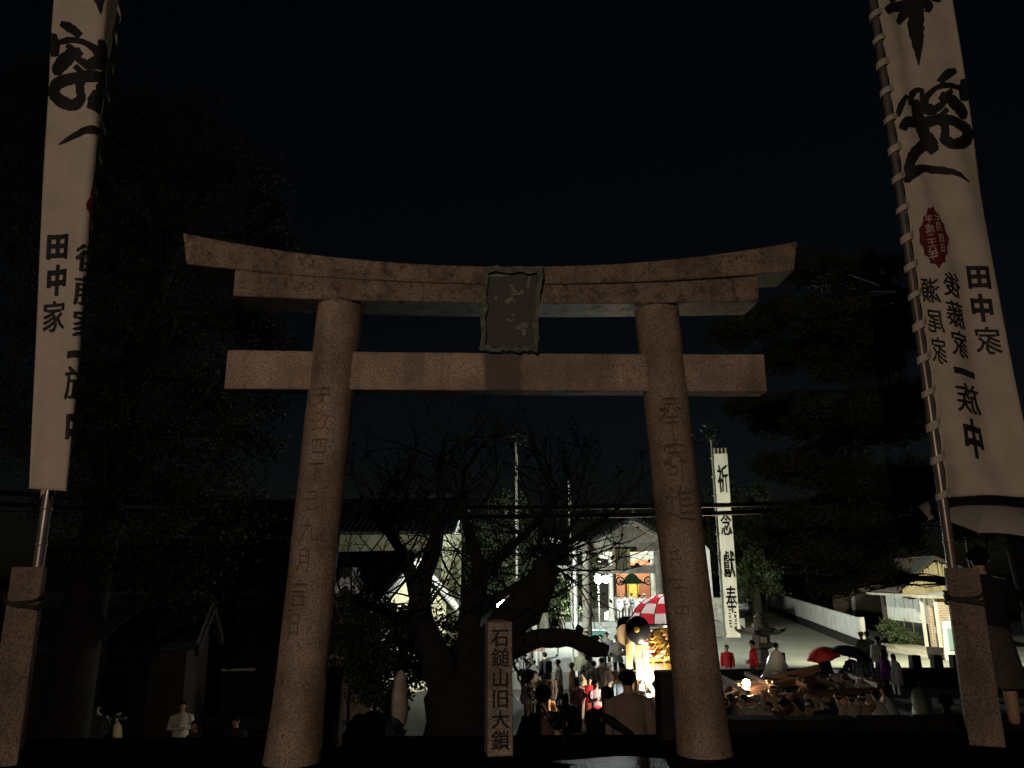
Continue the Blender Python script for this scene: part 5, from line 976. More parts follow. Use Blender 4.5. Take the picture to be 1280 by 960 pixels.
# ================================================================== people
def fab(name, c, v=.15, r=.85): return mat('cloth_' + name, c, rough=r, var=v, scale=14, bump=.2, bscale=40, spec=.15)
SKIN = mat('skin', (.42, .26, .18), rough=.55, var=.1, scale=10); HAIR = mat('hair_black', (.009, .008, .008), rough=.85, var=.4, scale=60, spec=.12, bump=1.0, bscale=90); SHOE = fab('shoe', (.03, .03, .035)); EYE = mat('eye', (.02, .015, .012), rough=.2, var=0)
def base_joints():
    return dict(pelvis=(0, 0, .53), belly=(0, 0, .61), chest=(0, .005, .715), neck0=(0, -.002, .80), neck1=(0, .002, .855), chin=(0, .022, .888), head=(0, .014, .930), crown=(0, .004, .966),
                hipL=(-.055, 0, .50), kneeL=(-.06, .008, .285), ankL=(-.06, -.005, .05), toeL=(-.07, .085, .016), hipR=(.055, 0, .50), kneeR=(.06, .008, .285), ankR=(.06, -.005, .05), toeR=(.07, .085, .016),
                shL=(-.112, -.004, .785), elL=(-.142, -.02, .62), wrL=(-.145, .03, .475), haL=(-.14, .045, .425), shR=(.112, -.004, .785), elR=(.142, -.02, .62), wrR=(.145, .03, .475), haR=(.14, .045, .425))
EDG = [('pelvis', 'belly', 1), ('belly', 'chest', 1), ('chest', 'neck0', 1), ('neck0', 'neck1', 0), ('neck1', 'chin', 0), ('chin', 'head', 0), ('head', 'crown', 0)]
for S_ in 'LR': EDG += [('pelvis', 'hip' + S_, 2), ('hip' + S_, 'knee' + S_, 2), ('knee' + S_, 'ank' + S_, 2), ('ank' + S_, 'toe' + S_, 3), ('neck0', 'sh' + S_, 1), ('sh' + S_, 'el' + S_, 1), ('el' + S_, 'wr' + S_, 1), ('wr' + S_, 'ha' + S_, 0)]
RAD = dict(pelvis=(.088, .066), belly=(.082, .06), chest=(.092, .066), neck0=(.062, .048), neck1=(.032, .034), chin=(.034, .036), head=(.049, .056), crown=(.040, .044), hip=(.056, .06), knee=(.042, .044), ank=(.028, .032), toe=(.026, .017), sh=(.042, .044), el=(.034, .034), wr=(.024, .024), ha=(.024, .014))
def posed(**kw):
    J = base_joints(); J.update(kw); return J
def seated():
    J = base_joints()
    for k in J: x, y, z = J[k]; J[k] = (x, y, z - .47)
    for S_, s_ in (('L', -1), ('R', 1)):
        J['hip' + S_] = (s_ * .06, .01, .05); J['knee' + S_] = (s_ * .085, .23, .07); J['ank' + S_] = (s_ * .08, .22, -.15); J['toe' + S_] = (s_ * .09, .31, -.185)
        J['el' + S_] = (s_ * .155, .06, .18); J['wr' + S_] = (s_ * .10, .18, .13); J['ha' + S_] = (s_ * .07, .225, .12)
    for k in ('chest', 'neck0', 'neck1', 'chin', 'head', 'crown', 'shL', 'shR'): x, y, z = J[k]; J[k] = (x, y + .03, z)
    return J
def bending(): 
    J = base_joints(); a = R(52)
    for k in ('belly', 'chest', 'neck0', 'neck1', 'chin', 'head', 'crown', 'shL', 'shR'):
        x, y, z = J[k]; dz = z - .53; f_ = min(1, dz / .2); aa = a * f_; J[k] = (x, y * math.cos(aa) + dz * math.sin(aa), .53 + dz * math.cos(aa) - y * math.sin(aa))
    for S_, s_ in (('L', -1), ('R', 1)): x, y, z = J['sh' + S_]; J['el' + S_] = (x + s_ * .03, y + .02, z - .16); J['wr' + S_] = (x + s_ * .01, y + .06, z - .30); J['ha' + S_] = (x, y + .08, z - .35)
    return J
POSES = dict(
    stand=posed(), walk=posed(kneeL=(-.055, .09, .29), ankL=(-.05, .11, .06), toeL=(-.055, .20, .045), kneeR=(.055, -.05, .285), ankR=(.055, -.17, .09), toeR=(.06, -.12, .02), elL=(-.14, -.09, .63), wrL=(-.13, -.08, .49), haL=(-.13, -.07, .44), elR=(.14, .05, .63), wrR=(.12, .15, .54), haR=(.11, .19, .52)),
    phone=posed(elL=(-.15, .03, .62), wrL=(-.07, .16, .66), haL=(-.03, .185, .685), elR=(.15, .03, .62), wrR=(.07, .16, .66), haR=(.03, .185, .685), head=(0, .03, .925), crown=(0, .03, .962)),
    crossed=posed(elL=(-.155, .02, .635), wrL=(.02, .115, .665), haL=(.07, .105, .68), elR=(.155, .02, .635), wrR=(-.02, .125, .64), haR=(-.075, .11, .65)),
    carry=posed(elR=(.165, .06, .80), wrR=(.10, .10, .92), haR=(.07, .11, .965), elL=(-.16, .06, .72), wrL=(-.10, .14, .80), haL=(-.07, .16, .84), kneeL=(-.065, .07, .285), ankL=(-.065, .05, .05), toeL=(-.07, .14, .016)),
    holdup=posed(elR=(.16, .05, .66), wrR=(.085, .12, .74), haR=(.06, .135, .775), ), akimbo=posed(elL=(-.19, -.02, .655), wrL=(-.11, .03, .565), haL=(-.085, .05, .55), elR=(.17, -.01, .64), wrR=(.13, .09, .55), haR=(.11, .12, .52)),
    sit=seated(), bend=bending())
_PM = {}
def body_mesh(pose, fingers=False):
    key = (pose, fingers)
    if key in _PM: return _PM[key]
    J = dict(POSES[pose]); E_ = list(EDG); names = list(J)
    rad = {k: RAD[k.rstrip('LR')] if k.rstrip('LR') in RAD else RAD[k] for k in J}
    if fingers:
        for S_, s_ in (('L', -1), ('R', 1)):
            wr, ha = np.array(J['wr' + S_]), np.array(J['ha' + S_]); d = (ha - wr) / np.linalg.norm(ha - wr); side = np.cross(d, np.array([0, 0, 1.0]) if abs(d[2]) < .8 else np.array([0, 1.0, 0])); side /= np.linalg.norm(side); pal = np.cross(side, d)
            for i, (off, ln) in enumerate(((-.016, .040), (-.0055, .046), (.0055, .043), (.016, .034))):
                a = 'f%d' % i + S_; b_ = 'g%d' % i + S_; J[a] = tuple(ha + d * .012 + side * off); J[b_] = tuple(ha + d * (.012 + ln * .6) + side * off * 1.05 + pal * ln * .5); rad[a] = (.0065, .0065); rad[b_] = (.005, .005); E_ += [('ha' + S_, a, 0), (a, b_, 0)]
            a, b_ = 't0' + S_, 't1' + S_; J[a] = tuple(ha - d * .02 + side * .026 * -s_); J[b_] = tuple(ha + d * .008 + side * .034 * -s_ + pal * .014); rad[a] = (.008, .008); rad[b_] = (.006, .006); E_ += [('wr' + S_, a, 0), (a, b_, 0)]
        names = list(J)
    idx = {k: i for i, k in enumerate(names)}
    me = bpy.data.meshes.new('body'); me.from_pydata([J[k] for k in names], [(idx[a], idx[b_]) for a, b_, _ in E_], []); o = bpy.data.objects.new('body', me); COL.objects.link(o)
    sk = o.modifiers.new('skin', 'SKIN'); sk.use_smooth_shade = True; sk.branch_smoothing = .6
    for i, k in enumerate(names): v = me.skin_vertices[0].data[i]; v.radius = rad[k]; v.use_root = (k == 'pelvis')
    ss = o.modifiers.new('sub', 'SUBSURF'); ss.levels = 1; ss.render_levels = 1
    bpy.context.view_layer.update(); out = bpy.data.meshes.new_from_object(o.evaluated_get(bpy.context.evaluated_depsgraph_get())); bpy.data.objects.remove(o); bpy.data.meshes.remove(me)
    nf = len(out.polygons); C = np.empty(nf * 3); out.polygons.foreach_get('center', C); C = C.reshape(-1, 3); best = np.full(nf, 9.0); mi = np.zeros(nf, int)
    for a, b_, m_ in E_:
        A, B_ = np.array(J[a]), np.array(J[b_]); AB = B_ - A; t_ = np.clip(((C - A) @ AB) / (AB @ AB), 0, 1); r_ = np.mean(rad[a]) * (1 - t_) + np.mean(rad[b_]) * t_; d = np.linalg.norm(C - (A + t_[:, None] * AB), axis=1) / r_
        s_ = d < best; best[s_] = d[s_]; mi[s_] = m_
    out.materials.clear()
    for m_ in (SKIN, SKIN, SKIN, SHOE): out.materials.append(m_)
    out.polygons.foreach_set('material_index', mi.astype(np.int32)); out.polygons.foreach_set('use_smooth', [True] * nf); out.update(); _PM[key] = out; return out
def head_frame(pose):
    J = POSES[pose]; h = np.array(J['head']); c = np.array(J['crown']); n = np.array(J['neck1']); up = c - n; up /= np.linalg.norm(up); b_ = np.array([0, .002, .111]); pitch = math.atan2(up[1], up[2]) - math.atan2(.002, .111); return h, -pitch
def hair_mesh(kind):
    if ('hair', kind) in _PM: return _PM[('hair', kind)]
    b = MB(); n, k = 16, 10; V = []; 
    for i in range(k + 1):
        t_ = math.pi * i / k
        for j in range(n): a = 2 * math.pi * j / n; s_ = (1 + .05 * math.sin(5 * a + 3 * t_) + rng.uniform(-.04, .04)) * (1 - .16 * max(0, -math.cos(t_))); V.append((.058 * s_ * math.sin(t_) * math.cos(a), -.008 + .064 * s_ * math.sin(t_) * math.sin(a), .012 + .060 * math.cos(t_)))
    keep = []
    for i in range(k):
        for j in range(n):
            f = (i * n + j, i * n + (j + 1) % n, (i + 1) * n + (j + 1) % n, (i + 1) * n + j); c = np.mean([V[q] for q in f], 0)
            if c[1] > .018 and c[2] < .030: continue
            if c[1] > -.02 and c[2] < -.012: continue
            if c[2] < -.032 and kind == 'short': continue
            keep.append(f)
    b.add(V, keep)
    if kind == 'long':
        b.add([(x, y, z) for z, s_ in ((.0, 1), (-.04, 1.05), (-.085, .98), (-.13, .8)) for x, y in ((-.052 * s_, .0), (-.05 * s_, -.04), (-.02 * s_, -.066), (.02 * s_, -.066), (.05 * s_, -.04), (.052 * s_, .0))], [(r_ * 6 + i, r_ * 6 + i + 1, (r_ + 1) * 6 + i + 1, (r_ + 1) * 6 + i) for r_ in range(3) for i in range(5)])
    me = b.mesh('hair', HAIR, True); _PM[('hair', kind)] = me; return me
def face_mesh():
    if 'face' in _PM: return _PM['face']
    b = MB(); b.ell((0, .058, -.008), (.008, .012, .014), 8, 5); 
    for s_ in (-1, 1): b.ell((s_ * .054, -.002, -.004), (.007, .012, .018), 8, 5); b.ell((s_ * .019, .051, .006), (.008, .005, .005), 8, 4, 1)
    b.ell((0, .050, -.036), (.015, .006, .004), 8, 4, 2); me = b.mesh('face', [SKIN, EYE, mat('lips', (.30, .12, .10), var=0)], True); _PM['face'] = me; return me
def rings(prof, n=20, wob=0.0):
    b = MB(); V = []
    for z, rx, ry, dy in prof:
        for j in range(n): a = 2 * math.pi * j / n; s_ = 1 + wob * math.sin(5 * a + z * 9) * (1 - z); V.append((rx * s_ * math.cos(a), dy + ry * s_ * math.sin(a), z))
    b.add(V, [(i * n + j, i * n + (j + 1) % n, (i + 1) * n + (j + 1) % n, (i + 1) * n + j) for i in range(len(prof) - 1) for j in range(n)]); return b
def garment_mesh(kind, pose, off=0.0):
    key = ('g', kind, pose)
    if key in _PM: return _PM[key]
    J = POSES[pose]; z0 = -.47 if pose == 'sit' else 0
    if kind in ('robe', 'happi'):
        hem = .10 if kind == 'robe' else .42
        P = [(.845, .040, .040, -.004), (.815, .075, .052, -.002), (.79, .128, .066, 0), (.70, .112, .080, .004), (.60, .100, .078, .002), (.50, .108, .086, 0)]; 
        P += [(.50 - (.50 - hem) * t_, .108 + .022 * t_, .086 + .022 * t_, 0) for t_ in (.33, .66, 1)]; b = rings(P, 20, .04)
        for S_ in 'LR':
            s, e, w_ = [np.array(J[k + S_]) for k in ('sh', 'el', 'wr')]; b.tube([s + (e - s) * .05, (s + e) / 2, e, e + (w_ - e) * .5, e + (w_ - e) * .85], [.052, .052, .056, .060, .064], 12, cap=False)
    elif kind == 'shirt':
        def tr(z, dy):
            if pose == 'bend' and z > .53: a = R(52) * min(1, (z - .53) / .2); return .53 + (z - .53) * math.cos(a) - dy * math.sin(a), (z - .53) * math.sin(a) + dy * math.cos(a)
            return z + z0, dy + (.03 * max(0, min(1, (z - .55) / .15)) if pose == 'sit' else 0)
        b = rings([(*[tr(z, dy)[0]], rx, ry, tr(z, dy)[1]) for z, rx, ry, dy in ((.838, .040, .042, -.002), (.82, .078, .052, -.004), (.795, .124, .062, -.004), (.75, .130, .072, 0), (.68, .118, .078, .002), (.60, .108, .078, 0), (.53, .112, .083, 0), (.47, .110, .084, 0))], 20, .03)
        for S_ in 'LR':
            s, e, w_ = [np.array(J[k + S_]) for k in ('sh', 'el', 'wr')]; b.tube([s + (e - s) * -.06, (s + e) / 2, e, e + (w_ - e) * .5, w_], [.048, .046, .042, .037, .030], 12, cap=False)
    elif kind == 'poncho':
        b = rings([(.85, .045, .045, 0), (.825, .085, .06, 0), (.795, .135, .075, 0), (.72, .150, .10, .01), (.60, .165, .12, .02), (.45, .175, .13, .02), (.30, .19, .14, .015)], 30, .11)
    elif kind == 'cape':
        b = rings([(.84, .06, .055, 0), (.80, .13, .08, -.01), (.66, .18, .14, -.03), (.48, .21, .20, -.07), (.30, .24, .28, -.13), (.16, .25, .36, -.19)], 24, .10)
    elif kind == 'skirt':
        b = rings([(.60, .085, .07, 0), (.53, .105, .09, 0), (.40, .125, .11, 0), (.24, .15, .135, 0)], 24, .05)
    elif kind == 'dress':
        b = rings([(.60, .088, .07, 0), (.50, .108, .09, 0), (.34, .12, .105, 0), (.12, .135, .12, 0)], 20, .05)
    elif kind == 'pack':
        b = MB(); b.box((0, -.115, .68 + z0), (.17, .10, .24)); b.ell((0, -.12, .80 + z0), (.085, .05, .04)); 
    elif kind == 'sash':
        b = MB(); b.lathe([(.104, -.004), (.112, .006), (.112, .03), (.104, .04)], 20, (0, .001, .555), sy=.80, cap=False); b.ell((.03, -.094, .565), (.03, .014, .018), 8, 5)
    me = b.mesh(kind, SKIN, True); _PM[key] = me; return me
def hat_mesh(kind):
    if ('hat', kind) in _PM: return _PM[('hat', kind)]
    b = MB()
    if kind == 'brim': b.lathe([(.098, .022), (.10, .026), (.064, .034), (.060, .07), (.045, .082), (.005, .084)], 20, (0, -.002, 0))
    elif kind == 'band': b.lathe([(.058, .012), (.0635, .016), (.0635, .032), (.058, .036)], 18, (0, -.007, 0), sy=1.09, cap=False); b.ell((.0, -.078, .022), (.022, .010, .010), 8, 5)
    else: b.lathe([(.064, .012), (.064, .04), (.050, .07), (.005, .08)], 18, (0, -.006, 0), sy=1.08); b.add([(-.045, .05, .022), (.045, .05, .022), (.036, .11, .012), (-.036, .11, .012), (-.045, .05, .027), (.045, .05, .027), (.036, .11, .017), (-.036, .11, .017)], [(0, 1, 2, 3), (7, 6, 5, 4), (0, 4, 5, 1), (1, 5, 6, 2), (2, 6, 7, 3), (3, 7, 4, 0)])
    me = b.mesh('hat', SKIN, True); _PM[('hat', kind)] = me; return me
GCR = MB(); GCR.lathe([(.034, 0), (.034, .003)], 20)
CREST = GCR.mesh('back_crest', fab('crest_navy', (.05, .05, .16)))
def person(label, loc, h, face, pose, top, bottom, hair='short', garments=(), hat=None, group=None, crest=False, fingers=False):
    t = thing('person', label, 'person', loc, R(face), group, h)
    b = inst('body', body_mesh(pose, fingers), t)
    for i, m_ in ((1, top), (2, bottom)): b.material_slots[i].link = 'OBJECT'; b.material_slots[i].material = m_
    hp, pt = head_frame(pose)
    if not any(k in ('robe', 'happi', 'poncho', 'cape') for k, _ in garments): garments = [('shirt', top)] + list(garments)
    if hair: inst('hair', hair_mesh(hair), t, hp, (pt, 0, 0))
    inst('face', face_mesh(), t, hp, (pt, 0, 0))['kind'] = 'stuff'
    for kind, m_ in garments:
        g = inst('backpack' if kind == 'pack' else kind, garment_mesh(kind, pose), t); g.material_slots[0].link = 'OBJECT'; g.material_slots[0].material = m_
    if hat: g = inst('hat', hat_mesh(hat[0]), t, hp, (pt, 0, 0)); g.material_slots[0].link = 'OBJECT'; g.material_slots[0].material = hat[1]
    if any(k == 'happi' for k, _ in garments):
        g = inst('sash', garment_mesh('sash', pose), t); g.material_slots[0].link = 'OBJECT'; g.material_slots[0].material = random.choice((F_['navy'], F_['white'], F_['charcoal'], F_['brick']))
        if not hat and random.random() < .6: g = inst('headband', hat_mesh('band'), t, hp, (pt, 0, 0)); g.material_slots[0].link = 'OBJECT'; g.material_slots[0].material = random.choice((F_['white'], F_['offwhite'], F_['paleblue'], F_['tan']))
    if crest: inst('back_crest', CREST, t, (0, -.086, .70), (math.pi / 2, 0, 0))
    return t
F_ = {k: fab(k, c) for k, c in dict(white=(.70, .69, .66), offwhite=(.58, .54, .46), cream=(.62, .50, .32), tan=(.46, .34, .22), salmon=(.26, .185, .155), black=(.014, .014, .016), charcoal=(.035, .035, .04), navy=(.02, .03, .075), blue=(.07, .13, .34), jeans=(.10, .17, .30), red=(.55, .035, .04), brick=(.40, .08, .06), grey=(.20, .20, .20), olive=(.22, .23, .14), brown=(.10, .065, .045), orange=(.55, .30, .14), pink=(.50, .28, .24), yellow=(.62, .46, .10), paleblue=(.36, .46, .56), purple=(.20, .06, .34)).items()}
STRIPE = mat('checked_cotton', (.30, .22, .16), rough=.85, col2=(.06, .05, .07), scale=38)
FLOWER = mat('flowered_cotton', (.50, .30, .26), rough=.85, col2=(.10, .07, .16), scale=30)
F_['check'] = STRIPE; F_['flower'] = FLOWER
PATT = mat('patterned_cotton', (.085, .07, .055), rough=.85, col2=(.028, .024, .022), scale=60)
RAIN = mat('rain_plastic', (.62, .66, .62), rough=.3, var=.08); 
def onstreet(px, py, h): p = atZ(px, py, STREET + h); return (p[0], p[1], STREET)
def onplaza(px, py, h):
    Y = 40.0
    for _ in range(12): p = atZ(px, py, plaza_z(Y) + h); Y = p[1]
    return (p[0], p[1], plaza_z(p[1]))
def onstair(px, py, Y, sit=.50, h=1.65):
    p = atY(px, py, Y); return (p[0], Y, p[2] - h * sit)
# --- on the steps just below the terrace
p = atY(784, 839, 10.5); person('broad man in a salmon long-sleeved shirt seen from behind on the steps', (p[0], 10.5, stair_z(10.5)), p[2] - stair_z(10.5) + .02, 6, 'stand', F_['salmon'], F_['charcoal'], fingers=True).scale.x *= 1.13

for (px, py, Y, lab, top, hr, fc_) in ((718, 889, 9.75, 'person with long hair and a brown jacket sitting on the steps', 'brown', 'long', 10), (741, 892, 9.8, 'person in a dark hooded top sitting on the steps, head bowed', 'charcoal', 'long', -15), (681, 863, 9.2, 'person in a rust brown top sitting near the hanging chain', 'brown', 'short', 20), (697, 897, 9.0, 'person all in black sitting low beside the hanging chain', 'black', 'short', -10)):
    person(lab, onstair(px, py, Y), 1.65, fc_, 'sit', F_[top], F_['black'], hr)
person('person in black with bobbed hair left of the man in the salmon shirt', onstair(759, 858, 10.9, 1.0, 1.5), 1.5, 20, 'stand', F_['black'], F_['black'], 'long')
# closed umbrella lying across the lap of the person behind the broad man
def umbrella(label, tip, R0, mats, tilt=(0, 0, 0), npan=8, depth=.30, shaft=.85, group=None, open_=True):
    t = thing('umbrella', label, 'umbrella', tip, 0, group); t.rotation_euler = tilt
    for g in range(npan):
        V = []
        for j in range(6):
            f_ = j / 5; rr = R0 * math.sin(f_ * 1.25) / math.sin(1.25); zz_ = -depth * (1 - math.cos(f_ * 1.25)) / (1 - math.cos(1.25))
            for i in range(5):
                a = 2 * math.pi * (g + i / 4) / npan; sc_ = 1 - .05 * math.sin(math.pi * i / 4) * f_ ** 2; V.append((rr * math.cos(a) * sc_, rr * math.sin(a) * sc_, zz_ + .03 * math.sin(math.pi * i / 4) * f_ * f_))
        q = MB(); q.add(V, [(j * 5 + i, j * 5 + i + 1, (j + 1) * 5 + i + 1, (j + 1) * 5 + i) for j in range(5) for i in range(4)]); q.build('canopy_panel', mats[g % len(mats)], t, smooth=True)
        a = 2 * math.pi * g / npan; q = MB(); q.tube([(R0 * math.sin(f_ * 1.25) / math.sin(1.25) * math.cos(a), R0 * math.sin(f_ * 1.25) / math.sin(1.25) * math.sin(a), -depth * (1 - math.cos(f_ * 1.25)) / (1 - math.cos(1.25)) - .008) for f_ in np.linspace(0, 1.02, 6)], .004, 4); q.build('rib', mat('steel', (.5, .5, .5)), t)
    q = MB(); q.tube([(0, 0, .07), (0, 0, -shaft)], .007, 6); q.tube([(0, 0, -shaft + .01), (0, 0, -shaft - .05), (.03, 0, -shaft - .09), (.06, 0, -shaft - .06)], .012, 6); q.build('shaft', LACQ, t)
    return t
fu = thing('folded_umbrella', 'folded dark umbrella with a pale edge leaning beside the man in the salmon shirt', 'umbrella', atY(770, 905, 10.0)); fu.rotation_euler = (0, R(-58), 0); fu.scale = (.62,) * 3
q = MB(); q.lathe([(.012, -.42), (.05, -.36), (.085, .1), (.06, .34), (.015, .42)], 10); q.v = [(x * (1 + .25 * math.sin(5 * math.atan2(y, x))), y * (1 + .25 * math.sin(5 * math.atan2(y, x))), z) for x, y, z in q.v]; q.build('canopy', F_['black'], fu, smooth=True); q = MB(); q.tube([(0, 0, -.5), (0, 0, .55)], .007, 6); q.build('shaft', mat('steel', (.5, .5, .5)), fu)
# --- woman with a pale umbrella behind the banner post
wp = atY(1250, 880, 8.05); wo = person('woman in a dark jacket and patterned skirt standing under the pale umbrella', (wp[0], 8.05, .004), 1.76, -14, 'holdup', F_['black'], SKIN, 'short', [('skirt', PATT)], fingers=True)
UP = [mat('umbrella_pale', (.34, .32, .29), rough=.6, var=.08), mat('umbrella_cream', (.42, .39, .34), rough=.6, var=.08)]
ut = atY(1240, 622, 8.12); umbrella('large pale umbrella held over the woman in the patterned skirt', ut, .68, UP, (R(20), R(1), R(6)), depth=.24, shaft=.70)
# --- crowd in the street, centre
CROWD = [
 (668, 838, 1.62, 190, 'crossed', 'tan', 'charcoal', 'short', [], None, 'person with crossed arms in a tan top under the drooping limb'),
 (681, 815, 1.72, 30, 'stand', 'black', 'black', 'short', [('pack', F_['black'])], None, 'person dressed in black with a backpack under the drooping limb'),
 (698, 824, 1.66, 95, 'stand', 'offwhite', 'offwhite', 'short', [('happi', F_['offwhite'])], None, 'man in a pale festival coat turned sideways under the limb'),
 (692, 850, 1.66, 120, 'bend', 'orange', 'brown', 'short', [], None, 'person in an orange top bending forward beyond the chain'),
 (729, 838, 1.62, 75, 'stand', 'cream', 'brick', 'short', [('robe', F_['cream'])], None, 'woman in a long cream robe facing the two women in red'),
 (737, 845, 1.60, 170, 'phone', 'red', 'red', 'long', [('dress', F_['brick'])], None, 'woman in red standing behind the cream-robed woman'),
 (745, 850, 1.56, 200, 'phone', 'flower', 'red', 'long', [('dress', F_['red'])], None, 'woman in a coral dress looking at her phone'),
 (752, 822, 1.70, 20, 'stand', 'offwhite', 'offwhite', 'short', [('robe', F_['offwhite'])], None, 'man in an off-white long robe with his back to the steps'),
 (769, 839, 1.66, 200, 'stand', 'offwhite', 'offwhite', None, [('happi', F_['cream'])], ('brim', F_['tan']), 'man wearing a tan brimmed hat and pale coat'),
 (734, 819, 1.68, 5, 'stand', 'offwhite', 'offwhite', 'short', [('happi', F_['offwhite'])], None, 'bearer in a pale coat with a round crest on the back'),
 (726, 811, 1.66, 150, 'stand', 'olive', 'charcoal', 'short', [], None, 'man in an olive shirt behind the crested bearer'),
 (778, 829, 1.66, 30, 'stand', 'pink', 'tan', 'short', [('happi', F_['pink'])], None, 'person in a pinkish coat behind the man in the salmon shirt'),
 (776, 842, 1.62, -30, 'stand', 'paleblue', 'grey', 'short', [], ('cap', F_['paleblue']), 'person in a pale blue cap close behind the broad man'),
 (822, 826, 1.68, 60, 'stand', 'navy', 'navy', 'short', [('happi', F_['blue'])], None, 'bearer in a blue festival coat beside the gold float'),
 (812, 846, 1.66, 140, 'carry', 'white', 'white', 'short', [('happi', F_['white'])], None, 'bearer in bright white under the gold float'),
 (826, 862, 1.64, 20, 'stand', 'white', 'white', 'short', [('happi', F_['white'])], None, 'bearer in a white coat half behind the dark stone post'),
 (660, 826, 1.68, 150, 'stand', 'charcoal', 'charcoal', 'short', [], None, 'person in charcoal at the edge of the marker post'),
 (660, 842, 1.58, 40, 'stand', 'white', 'tan', 'long', [('happi', F_['white'])], None, 'woman in a white coat near the marker post side'),
 (715, 828, 1.66, 80, 'stand', 'tan', 'tan', 'short', [('happi', F_['tan'])], None, 'bearer in a tan coat between limb and crested bearer'),
 (742, 826, 1.66, -15, 'stand', 'offwhite', 'tan', 'short', [('happi', F_['offwhite'])], None, 'bearer in off-white behind the women in red'),
 (762, 828, 1.70, 10, 'stand', 'white', 'white', None, [('happi', F_['white'])], ('cap', F_['white']), 'bearer in white with a white headcloth behind the brimmed hat'),
 (786, 822, 1.70, 25, 'carry', 'cream', 'tan', 'short', [('happi', F_['cream'])], None, 'bearer in cream reaching up to the hanging planks'),
 (793, 836, 1.66, 60, 'carry', 'tan', 'tan', 'short', [('happi', F_['tan'])], None, 'bearer in tan below the gold-crested black disc'),
 (804, 832, 1.66, 200, 'carry', 'white', 'white', 'short', [('happi', F_['white'])], None, 'bearer in white facing the steps under the hanging planks'),
 (686, 838, 1.62, 20, 'stand', 'check', 'charcoal', 'long', [], None, 'person in a checked top behind the one bending forward'),
 (721, 846, 1.60, 30, 'stand', 'flower', 'brown', 'long', [], None, 'woman in a flowered top beside the cream-robed woman'),
 (708, 866, 1.60, 10, 'stand', 'charcoal', 'black', 'long', [], None, 'person with long hair in charcoal below the crested bearer')]
for px, py, h, fa, ps, tp_, bt, hr, gs, ht, lab in CROWD: person(lab, onstreet(px, py, h), h, fa, ps, F_[tp_], F_[bt], hr, gs, ht, crest='crest' in lab)
# --- in the shrine yard
YARD = [
 (733, 789, 1.64, 170, 'stand', 'white', 'charcoal', 'short', [], None, 'man in a white shirt standing at the shrine torii foot'),
 (750, 793, 1.62, 200, 'phone', 'white', 'white', 'short', [('happi', F_['white'])], None, 'person in white looking at a phone near the sawn limb end'),
 (758, 790, 1.66, 150, 'stand', 'grey', 'black', 'short', [], None, 'person in grey beside the phone-holding person in white'),
 (771, 793, 1.74, 170, 'akimbo', 'navy', 'charcoal', 'short', [('happi', F_['white'])], None, 'man in a white coat over navy with hands on hips'),
 (697, 779, 1.62, 90, 'stand', 'white', 'white', 'short', [('happi', F_['white'])], None, 'person in white seen above the arched limb'),
 (664, 786, 1.62, 110, 'stand', 'white', 'white', 'short', [('happi', F_['white'])], None, 'person in white festival dress behind the top of the marker post'),
 (673, 788, 1.60, 200, 'stand', 'pink', 'white', 'short', [], None, 'person in a pink top beside the white-dressed person'),
 (654, 790, 1.60, 60, 'stand', 'white', 'grey', 'short', [], None, 'person in a white top nearest the marker post top'),
 (760, 759, 1.70, 5, 'stand', 'white', 'grey', 'short', [], None, 'man in a white shirt and grey trousers facing the shrine')]
for px, py, h, fa, ps, tp_, bt, hr, gs, ht, lab in YARD: person(lab, onplaza(px, py, h), h, fa, ps, F_[tp_], F_[bt], hr, gs, ht)
ATT = ['attendant in white standing apart from the rest before the gilded shrine', 'attendant in white just in line with a wheel crest of the gilded shrine', 'attendant in white at the middle of the row before the gilded shrine', 'attendant in white partly behind the chequered dome, bareheaded', 'attendant in white wearing a white cap by the chequered dome', 'attendant in white against the lamp-side pillar of the inner torii']
for i, px in enumerate((774, 782, 790, 800, 806, 770)):
    Y = 56 + (i % 3) * 1.1; p = atY(px, 760, Y); person(ATT[i], (p[0], Y, -1.5), 1.68 + .03 * (i % 3), random.uniform(-25, 25), 'stand', F_['white'], F_['white'], 'short', [('happi', F_['white'])], ('cap', F_['white']) if i == 4 else None, group='white-coated attendants at the portable shrine', crest=True)
# --- right part of the yard
RIGHT = [
 (940, 800, 1.72, 60, 'walk', 'red', 'charcoal', 'short', [], None, 'man in a red and white shirt walking past the stone lantern'),
 (969, 803, 1.68, -60, 'walk', 'white', 'white', 'short', [('cape', RAIN)], None, 'person in a flowing white rain cape behind the stone lantern'),
 (1076, 790, 1.74, 10, 'stand', 'olive', 'jeans', None, [], ('cap', F_['yellow']), 'man in an olive shirt and yellow cap with pale jeans'),
 (1083, 789, 1.74, 15, 'stand', 'white', 'navy', 'short', [], None, 'person in white half behind the yellow-capped man'),
 (1096, 795, 1.74, 0, 'stand', 'white', 'jeans', 'short', [], None, 'person in a white shirt and blue jeans near the garden shrub'),
 (1103, 812, 1.60, 40, 'stand', 'purple', 'charcoal', 'long', [], None, 'person with a purple top in front of the blue-jeaned person')]
for px, py, h, fa, ps, tp_, bt, hr, gs, ht, lab in RIGHT: person(lab, onplaza(px, py, h), h, fa, ps, F_[tp_], F_[bt], hr, gs, ht)
q = onstreet(908, 806, 1.70); person('man in a crimson shirt and pale trousers beside the carved pillar', q, 1.70, 170, 'stand', F_['red'], F_['tan'], 'short')
